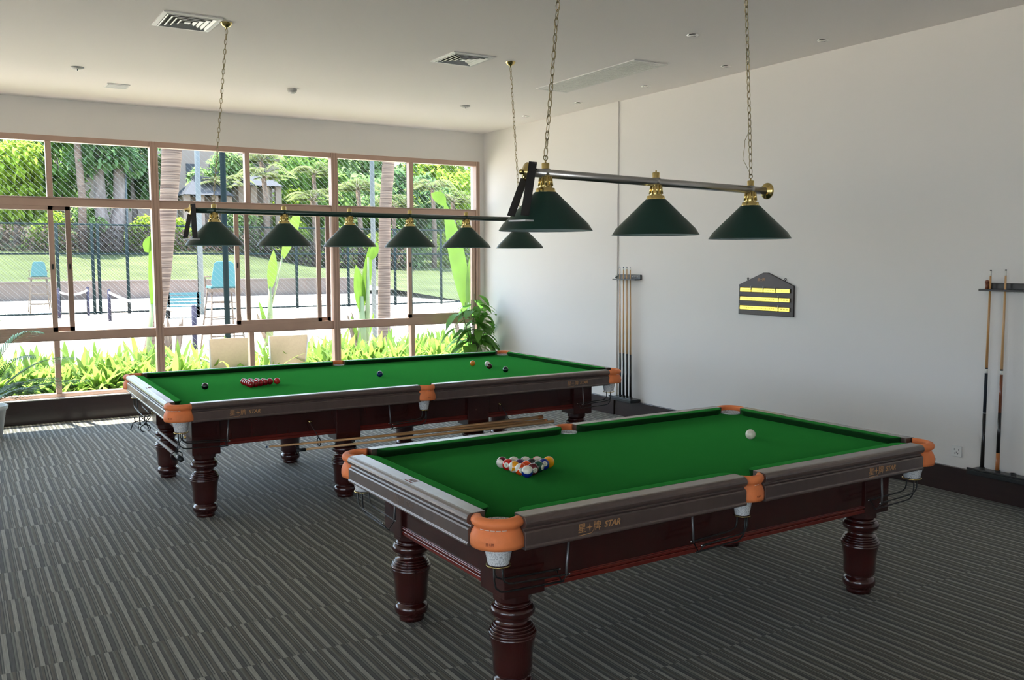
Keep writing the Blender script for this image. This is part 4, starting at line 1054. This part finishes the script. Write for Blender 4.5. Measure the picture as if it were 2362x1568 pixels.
banana('banana_plant', (9.6, 17.5, G), 'tall banana plant with one huge pale leaf beside the right frame', [((9.62, 17.5, .7), (-.22, 0, 1), 2.5, .46, 0), ((9.7, 17.5, .5), (.05, 0, 1), 1.6, .40, 0), ((9.0, 17.3, 3.0), (-.25, 0, .3), .5, .3, .3)],
       [((9.6, 17.5, G), (9.63, 17.5, .9), .10, .05)], 2)
banana('banana_plant', (3.62, 18.6, G), 'slim banana stems with dry sheaths beside leaning palm trunk', [((3.28, 18.6, .9), (.02, 0, 1), 1.5, .13, 0), ((3.22, 18.6, 2.0), (.12, 0, .6), .35, .22, .1)],
       [((3.12, 18.6, G), (3.28, 18.6, 1.0), .06, .035)], 5)
# two woven-backed terrace chairs just outside
def terrace_chair(x, label):
    o = empty('terrace_chair', (x, 13.3, G), 0, label=label, cat='chair', group='beige terrace chairs outside the window')
    m = MB(); a, b = .245, .29
    vs = [(-a, .06, .40), (a, .06, .40), (b, -.03, .965), (-b, -.03, .965)]
    vs += [(v[0], v[1]+.012, v[2]) for v in vs]
    m.add(vs, [(0, 1, 2, 3), (7, 6, 5, 4), (0, 4, 5, 1), (1, 5, 6, 2), (2, 6, 7, 3), (3, 7, 4, 0)]); m.obj('backrest', M['chairmesh'], o)
    m = MB(); m.box(-.25, .25, .06, .55, .40, .42); m.obj('seat', M['chairmesh'], o)
    for s in (-1, 1):
        m = MB(); m.tube([(s*.25, .09, .05), (s*.26, .06, .42), (s*.297, -.025, .97)], .013, 8); m.obj('back_frame', M['chairframe'], o)
        m = MB(); m.tube([(s*.275, .04, .62), (s*.30, .10, .645), (s*.30, .50, .645), (s*.29, .56, .60)], .013, 8); m.obj('armrest', M['chairframe'], o)
        m = MB(); m.tube([(s*.29, .56, .62), (s*.28, .56, 0)], .013, 8); m.obj('leg', M['chairframe'], o)
        m = MB(); m.tube([(s*.25, .09, .06), (s*.25, .09, 0)], .013, 8); m.obj('leg', M['chairframe'], o)
    return o
terrace_chair(3.39, 'beige woven-back chair outside window, left one of the pair')
terrace_chair(4.26, 'beige woven-back chair outside window, right one of the pair')

# tennis nets
def tennis_net(pa, pb, h, label, sag=.14, n=14):
    a, b = Vector(pa), Vector(pb); d = b-a; L = d.length; o = empty('tennis_net', a, math.atan2(d.y, d.x), label=label, cat='tennis net')
    for x in (0, L):
        m = MB(); m.tube([(x, 0, 0), (x, 0, h)], .055, 12); m.sphere((x, 0, h), .055, 12, 6); m.obj('post', M['postblue'], o)
    f = lambda x: h-.04-4*sag*(x/L)*(1-x/L)
    vs, fs = [], []
    for i in range(n+1):
        x = .05+(L-.1)*i/n; vs += [(x, -.005, .03), (x, -.005, f(x)-.06)]
    fs = [(2*i, 2*i+2, 2*i+3, 2*i+1) for i in range(n)]
    m = MB(); m.add(vs, fs); m.obj('netting', M['netcord'], o, fix=False)
    m = MB()
    for i in range(n):
        x0, x1 = .05+(L-.1)*i/n, .05+(L-.1)*(i+1)/n
        vs = [(x0, -.02, f(x0)-.07), (x1, -.02, f(x1)-.07), (x1, -.02, f(x1)), (x0, -.02, f(x0))]; vs += [(v[0], .02, v[2]) for v in vs]
        m.add(vs, [(0, 1, 2, 3), (7, 6, 5, 4), (3, 2, 6, 7), (0, 4, 5, 1)])
    m.obj('tape', M['tape'], o)
tennis_net((4.50, 20.6, G), (4.65, 34.3, G), 1.07, 'long tennis net running away behind the leaning palm trunk')
tennis_net((3.30, 37.0, G), (4.45, 38.4, G), 1.05, 'short far tennis net seen left of the double fence post')

# fences
def fence(y, x0, x1, z1, rails, posts, pr, label, mesh, col, name='court_fence'):
    o = empty(name, ((x0+x1)/2, y, G), label=label, cat='fence'); cx = (x0+x1)/2
    m = MB(); m.add([(x0-cx, 0, .05), (x1-cx, 0, .05), (x1-cx, 0, z1), (x0-cx, 0, z1)], [(0, 1, 2, 3)]); m.obj('wire_mesh', mesh, o, fix=False)
    for z in rails: m = MB(); m.tube([(x0-cx, -.03, z-G), (x1-cx, -.03, z-G)], .035, 8); m.obj('rail', col, o)
    for x in posts: m = MB(); m.tube([(x-cx, -.02, 0), (x-cx, -.02, z1)], pr, 10); m.obj('post', col, o)
    return o
fence(38.9, -12, 34, 3.55, (-.18, 2.12, 3.25), [3.5, 4.74, 4.95, 6.0, 8.75, 10.75, 12.9, 15.3, 17.6, 20.0, 22.5, -1, -5, 26, 30], .06, 'far dark chain-link fence around the tennis courts with horizontal rails', M['chainlink'], M['pole'])
o = fence(20.12, -6, 18, 5.3, (), [-3.2, 5.09, 9.49, 14.1], .06, 'tall netting hung on high dark poles across the court', M['talllink'], M['pole'], 'tall_net_fence')
for (x, y, h, lab, mt) in ((8.28, 36.5, 9, 'pale grey lamp pole behind the tall dark pole', M['polel']), (9.35, 22.0, 8.5, 'pale grey lamp pole just left of the upright palm trunk', M['polel'])):
    o = empty('lamp_pole', (x, y, G), label=lab, cat='pole'); m = MB(); m.tube([(0, 0, 0), (0, 0, h)], .10 if y > 30 else .06, 12); m.obj('pole', mt, o)
    m = MB(); m.box(-.35, .35, -.12, .12, h, h+.12); m.obj('lamp_head', M['greypl'], o)
o = empty('floodlight', (11.2, 72, 2.6), label='court floodlight box on a thin pole among the trees', cat='floodlight')
m = MB(); m.tube([(0, 0, 0), (0, 0, 5.9)], .09, 8); m.obj('pole', M['polel'], o); m = MB(); m.box(-.55, .45, -.2, .2, 5.7, 6.4); m.obj('lamp_head', M['polel'], o)

# umpire chairs and bench
def umpire(x, y, label, s=1.0):
    o = empty('umpire_chair', (x, y, G), label=label, cat='umpire chair')
    for sx in (-1, 1):
        for (yb, yt) in ((-.5, -.2), (.5, .2)):
            m = MB(); m.tube([(sx*.40, yb, 0), (sx*.27, yt, 1.45)], .022, 8); m.obj('leg', M['alu'], o)
    for z in (.35, .75, 1.12):
        f = 1-z/1.45; hw = .27+.13*f; yy = -.2-.3*f
        m = MB(); m.tube([(-hw, yy, z), (hw, yy, z)], .018, 8); m.obj('rung', M['alu'], o); m = MB(); m.tube([(-hw, -yy, z), (hw, -yy, z)], .018, 8); m.obj('rung', M['alu'], o)
    m = MB(); m.box(-.30, .30, -.24, .26, 1.45, 1.50); m.obj('seat', M['teal'], o, bevel=.01)
    m = MB(); pr = [(-.27, 1.48), (.27, 1.48), (.30, 1.58), (.22, 2.02), (.16, 2.07), (-.16, 2.07), (-.22, 2.02), (-.30, 1.58)]
    vs = [(a, -.28, b) for a, b in pr]+[(a, -.24, b) for a, b in pr]; n = len(pr)
    m.add(vs, [tuple(range(n)), tuple(range(2*n-1, n-1, -1))]+[(i, n+i, n+(i+1) % n, (i+1) % n) for i in range(n)]); m.obj('backrest', M['teal'], o, bevel=.015)
    m = MB(); m.box(-.40, .40, -.30, -.24, 1.36, 1.44); m.obj('crossbar', M['alu'], o)
    for sx in (-1, 1): m = MB(); m.tube([(sx*.31, -.26, 1.72), (sx*.33, .2, 1.72), (sx*.31, .22, 1.48)], .016, 8); m.obj('armrest', M['alu'], o)
    return o
umpire(5.36, 21.6, 'high umpire chair with teal seat back beside the tennis net')
umpire(3.02, 41.5, 'distant umpire chair seen beyond the left sliding window')
o = empty('bench', (7.18, 34.5, G), label='teal slatted bench on the court beyond the leaning palm trunk', cat='bench')
for k in range(4): m = MB(); m.box(-.62, .62, -.02, .02, .50+k*.115, .59+k*.115); m.obj('back_slat', M['tealbench'], o)
m = MB(); m.box(-.62, .62, .02, .45, .40, .44); m.obj('seat', M['tealbench'], o)
for s in (-1, 1): m = MB(); m.box(s*.52-.04, s*.52+.04, -.02, .42, 0, .40); m.box(s*.52-.04, s*.52+.04, -.02, .04, 0, .95); m.obj('leg', M['pole'], o)

# brown hedge along the terrace top
r2 = random.Random(21); lf = MB()
for k in range(5200):
    x = r2.uniform(0, 33); y = 69+r2.uniform(0, 2.4); z = hill(x, y)-.1+r2.uniform(0, 1.75)
    a = r2.uniform(0, 2*PI); e = r2.uniform(-.6, 1.2); leaf(lf, Vector((x, y, z)), Vector((math.cos(a), math.sin(a)*.6, e)), r2.uniform(.22, .5), .16, .2, 2)
tag(lf.obj('hedge', M['shrub'], fix=False), 'brownish dry hedge running along the top of grass slope', 'hedge', kind='stuff')

# pavilions and a beige building among the trees
def pavilion(x, y, w, z0, ze, zt, label):
    o = empty('pavilion', (x, y, z0), label=label, cat='pavilion')
    for sx in (-.42, -.14, .14, .42):
        m = MB(); m.box(sx*w-.25, sx*w+.25, -1.6, -1.3, 0, ze-z0); m.obj('pillar', M['pavwall'], o)
    m = MB(); m.box(-w*.42, w*.42, .2, 1.8, 0, ze-z0); m.obj('wall', M['pavwall'], o)
    m = MB(); h0, h1 = ze-z0, zt-z0; hw = w*.5
    vs = [(-hw, -2.2, h0), (hw, -2.2, h0), (hw, 2.2, h0), (-hw, 2.2, h0), (-hw*.35, 0, h1), (hw*.35, 0, h1)]
    m.add(vs, [(0, 1, 5, 4), (1, 2, 5), (2, 3, 4, 5), (3, 0, 4), (3, 2, 1, 0)]); m.obj('roof', M['roof'], o)
    m = MB(); m.box(-hw*.4, hw*.4, -.35, .35, h1-.25, h1+.15); m.obj('ridge_cap', M['roof'], o)
pavilion(17.3, 74.6, 3.8, 2.7, 6.9, 8.3, 'grey-roofed pavilion among trees behind the tall dark pole')
pavilion(21.8, 76, 3.6, 3.1, 7.9, 9.0, 'grey-roofed pavilion half hidden by palms in middle window')
o = empty('building', (14, 92, 4), label='beige building far behind the trees in the left windows', cat='building')
m = MB(); m.box(-4, 15, 0, 5, 0, 9.5); m.obj('wall', M['pavwall'], o)
for k in range(8): m = MB(); m.box(-3+k*2.2, -1.9+k*2.2, -.06, .0, 5.5, 7.2); m.obj('window', M['roof'], o)

# trees: a few crowns modelled once, then individual trees
def crown_mesh(seed, n, mt, rx, rz, ls):
    r = random.Random(seed); lf = MB(); blobs = [(r.uniform(-1, 1)*rx*.62, r.uniform(-1, 1)*rx*.5, r.uniform(-.75, .75)*rz, r.uniform(.3, .5)*rx) for _ in range(14)]
    for k in range(n):
        bx_, by_, bz_, br_ = blobs[k % 14]; d = Vector((r.gauss(0, 1), r.gauss(0, 1), r.gauss(0, 1))).normalized()
        p = Vector((bx_, by_, bz_))+d*br_*r.uniform(.75, 1.05); t = Vector((r.uniform(-1, 1), r.uniform(-1, 1), r.uniform(-.9, .5)))
        leaf(lf, p, t, ls*r.uniform(.6, 1.3), ls*.5, .2, 2, .1)
    return lf.mesh('crown_leaves', mt, fix=False)
crowns = [crown_mesh(40+i, 3600, M['treeleaf'][i % 4], 3.2, 3.4, .55) for i in range(4)]
def leafy(x, y, h, s, kind, label, tr=.22):
    z = min(hill(x, y), 5.2)-.3; o = empty('leafy_tree', (x, y, z), label=label, cat='tree', group=None)
    m = MB(); m.tube([(0, 0, 0), (.15, 0, h*.4), (-.1, .1, h)], [tr*1.2, tr, tr*.6], 10); m.obj('trunk', M['bark'], o)
    c = bpy.data.objects.new('crown', crowns[kind]); COL.objects.link(c); c.parent = o; c.location = (0, 0, h); c.scale = (s, s*.8, s*.9); c.rotation_euler = (0, 0, kind+x)
    return o
def farpalm_mesh(seed):
    r = random.Random(seed); st, lf = MB(), MB()
    for k in range(15):
        frond(st, lf, Vector((0, 0, 0)), k*2*PI/15+r.uniform(-.15, .15), r.uniform(2.0, 2.7), r.uniform(.1, 1.7), 20, .8, .11, 1.25, .035, .45)
    return st.mesh('frond_stems', M['fstem']), lf.mesh('frond_leaves', M['palmleaf'], fix=False)
pm = [farpalm_mesh(61), farpalm_mesh(62)]
def farpalm(x, y, h, label, tr=.2):
    z = min(hill(x, y), 5.2)-.3; o = empty('palm_tree', (x, y, z), label=label, cat='palm tree')
    m = MB(); m.tube([(0, 0, 0), (.1, 0, h*.5), (-.1, 0, h)], [tr*1.15, tr, tr*.85], 12); m.obj('trunk', M['trunk'], o)
    a, b = pm[int(x*10) % 2]
    for nm, me in (('frond_stem', a), ('fronds', b)):
        c = bpy.data.objects.new(nm, me); COL.objects.link(c); c.parent = o; c.location = (-.1, 0, h); c.rotation_euler = (0, 0, x)
LT = [
 (4.2, 76, 5.2, 1.1, 1, 'yellow-green tree at far left beyond the hedge, seen in the leftmost pane'), (7.5, 80, 7.0, 1.25, 0, 'tall dense tree behind the pale double trunk at left'),
 (12.6, 78, 6.5, 1.2, 2, 'dark leafy tree just left of the leaning palm trunk'), (20.0, 80, 5.2, 1.1, 3, 'grey-green tree between the two pavilions'),
 (24.6, 78, 4.2, 1.0, 1, 'light green bushy tree low in the middle window'), (28.8, 80, 6.8, 1.2, 0, 'dense tree behind the far palms right of middle mullion'),
 (33.5, 79, 5.0, 1.15, 3, 'leafy tree right of the upright palm trunk'), (38.0, 80, 6.0, 1.25, 2, 'dark tree in the rightmost window pane'), (43.0, 82, 6.5, 1.3, 1, 'yellow-green tree at the right end of the far tree line'),
 (1.0, 86, 8, 1.4, 2, 'large tree at the left end of the far row'), (9.8, 94, 9.5, 1.6, 2, 'tallest tree of the back row behind the left window'), (17.2, 96, 6.5, 1.4, 1, 'back-row tree behind the first pavilion'),
 (26.0, 95, 10, 1.7, 2, 'large back-row tree behind the middle window'), (33.5, 96, 10.5, 1.7, 0, 'large back-row tree behind the right mullion'), (41.5, 96, 10, 1.7, 3, 'large back-row tree behind the right window'), (49.5, 97, 10, 1.8, 1, 'large back-row tree at the far right'),
 (6.0, 72.5, 1.6, .55, 1, 'low bright bush above the hedge at left'), (9.0, 72.5, 1.7, .6, 3, 'low bush above the hedge beneath the double trunk'), (12.2, 72.5, 1.5, .55, 1, 'low yellowish bush beside the floodlight pole'),
 (15.0, 72, 1.6, .5, 1, 'low bush in front of the first pavilion'), (19.2, 72.5, 1.7, .6, 3, 'low bush right of the first pavilion'), (23.4, 73, 2.0, .7, 1, 'low bright bush in front of the second pavilion'),
 (27.2, 73, 1.8, .65, 0, 'low bush left of the upright palm trunk'), (31.0, 73, 1.8, .65, 1, 'low bush right of the upright palm trunk'), (35.5, 74, 1.6, .8, 3, 'low pale bush in the rightmost window'), (40.0, 74, 1.8, .8, 1, 'low bush at the far right above the lawn')]
for t in LT: leafy(*t)
for (x, y, h, lab, tr) in ((8.0, 70.6, 8.2, 'pale palm trunk left of the thick double trunk', .26), (3.6, 78, 6.5, 'palm at the far left edge of the window view', .2), (13.9, 77, 6.5, 'palm beside the first pavilion on its left', .2),
        (18.9, 74.5, 5.2, 'palm just right of the first pavilion', .22), (21.2, 71, 6.4, 'palm standing before the second pavilion', .22), (25.3, 71.5, 5.6, 'palm in the middle window, near the mullion', .25),
        (29.4, 72, 6.8, 'palm with hanging dry fronds right of the mullion', .22), (33.2, 73.5, 5.6, 'short palm right of the upright trunk', .22), (36.6, 72.5, 7.2, 'palm left of the rightmost pane centre', .2), (39.4, 74, 6.2, 'palm at the right edge of window view', .2),
        (27.0, 76, 8.0, 'taller palm behind the middle mullion', .2), (23.4, 79, 8.4, 'tall palm between the second pavilion and mullion', .2)):
    farpalm(x, y, h, lab, tr)
o = empty('thick_tree', (9.95, 72.0, 2.4), label='thick grey tree with twin trunks above the hedge at left', cat='tree')
for (dx_, t_) in ((-.5, 'trunk'), (.75, 'trunk')):
    m = MB(); m.tube([(dx_*.3, 0, -.4), (dx_*.5, 0, 1.2), (dx_*1.0, 0, 3.2), (dx_*1.1, 0, 6.0), (dx_*1.4, 0, 9.5)], [.85, .6, .42, .38, .25], 14); m.obj('trunk', M['bark'], o)
c = bpy.data.objects.new('crown', crowns[2]); COL.objects.link(c); c.parent = o; c.location = (0, 0, 8.2); c.scale = (.9, .8, .8)

# ------------------------------------------------------------------ light
w = bpy.data.worlds.new('sky'); sc.world = w; w.use_nodes = True; nt = w.node_tree; nt.nodes.clear()
ow = nt.nodes.new('ShaderNodeOutputWorld'); bg = nt.nodes.new('ShaderNodeBackground'); tc = nt.nodes.new('ShaderNodeTexCoord'); sp = nt.nodes.new('ShaderNodeSeparateXYZ')
cr = nt.nodes.new('ShaderNodeValToRGB'); e = cr.color_ramp.elements; e[0].position = 0; e[0].color = (.72, .85, 1, 1); e[1].position = .9; e[1].color = (.45, .66, 1, 1)
nt.links.new(tc.outputs['Generated'], sp.inputs[0]); nt.links.new(sp.outputs['Z'], cr.inputs['Fac']); nt.links.new(cr.outputs['Color'], bg.inputs['Color'])
bg.inputs['Strength'].default_value = 6.2; nt.links.new(bg.outputs[0], ow.inputs['Surface'])
sl = bpy.data.lights.new('sun', 'SUN'); sl.energy = 29; sl.color = (1, .95, .86); sl.angle = .01
so = bpy.data.objects.new('sun', sl); COL.objects.link(so)
el, az = math.radians(74), math.atan2(.23, -1)
d = Vector((.224*math.cos(el), -.974*math.cos(el), -math.sin(el))); so.rotation_euler = d.to_track_quat('-Z', 'Y').to_euler(); so.location = (0, 20, 30)
# sky portals in the window openings (sampling aid only; they emit nothing)
pl = bpy.data.lights.new('window_portal', 'AREA'); pl.shape = 'RECTANGLE'; pl.size = 13.4; pl.size_y = 2.95; pl.cycles.is_portal = True
po = bpy.data.objects.new('window_portal', pl); COL.objects.link(po); po.location = (-.13, YW+.25, 1.76); po.rotation_euler = Vector((0, -1, 0)).to_track_quat('-Z', 'Y').to_euler()

pb = bpy.data.lights.new('back_portal', 'AREA'); pb.shape = 'RECTANGLE'; pb.size = 5.0; pb.size_y = 2.4; pb.cycles.is_portal = True
qo = bpy.data.objects.new('back_portal', pb); COL.objects.link(qo); qo.location = (-4.1, YB-.22, 2.0); qo.rotation_euler = Vector((0, 1, 0)).to_track_quat('-Z', 'Y').to_euler()

pc = bpy.data.lights.new('side_portal', 'AREA'); pc.shape = 'RECTANGLE'; pc.size = 6.6; pc.size_y = 2.4; pc.cycles.is_portal = True
ro = bpy.data.objects.new('side_portal', pc); COL.objects.link(ro); ro.location = (XL-.22, -.3, 2.0); ro.rotation_euler = Vector((1, 0, 0)).to_track_quat('-Z', 'Y').to_euler()

# ------------------------------------------------------------------ camera
F_PX, YAW, PITCH, ROLL = 2091.15, .5527026, .087894, -.0028449
f = Vector((math.sin(YAW)*math.cos(PITCH), math.cos(YAW)*math.cos(PITCH), -math.sin(PITCH))); r = Vector((math.cos(YAW), -math.sin(YAW), 0)); u = r.cross(f)
r2v = r*math.cos(ROLL)+u*math.sin(ROLL); u2v = -r*math.sin(ROLL)+u*math.cos(ROLL)
cd = bpy.data.cameras.new('camera'); cd.sensor_fit = 'HORIZONTAL'; cd.sensor_width = 36; cd.lens = 36*F_PX/2362; cd.clip_start = .05; cd.clip_end = 400
co = bpy.data.objects.new('camera', cd); COL.objects.link(co)
mw_ = Matrix((r2v, u2v, -f)).transposed().to_4x4(); mw_.translation = (0, 0, 1.829); co.matrix_world = mw_; sc.camera = co

sc.view_settings.view_transform = 'Standard'; sc.view_settings.look = 'None'; sc.view_settings.gamma = 1; sc.view_settings.use_curve_mapping = False
sc.view_settings.exposure = .06
sc.cycles.use_denoising = True
sc.cycles.max_bounces = 10; sc.cycles.diffuse_bounces = 5; sc.cycles.glossy_bounces = 3; sc.cycles.transparent_max_bounces = 24; sc.cycles.sample_clamp_indirect = 6
sc.cycles.caustics_reflective = False; sc.cycles.caustics_refractive = False
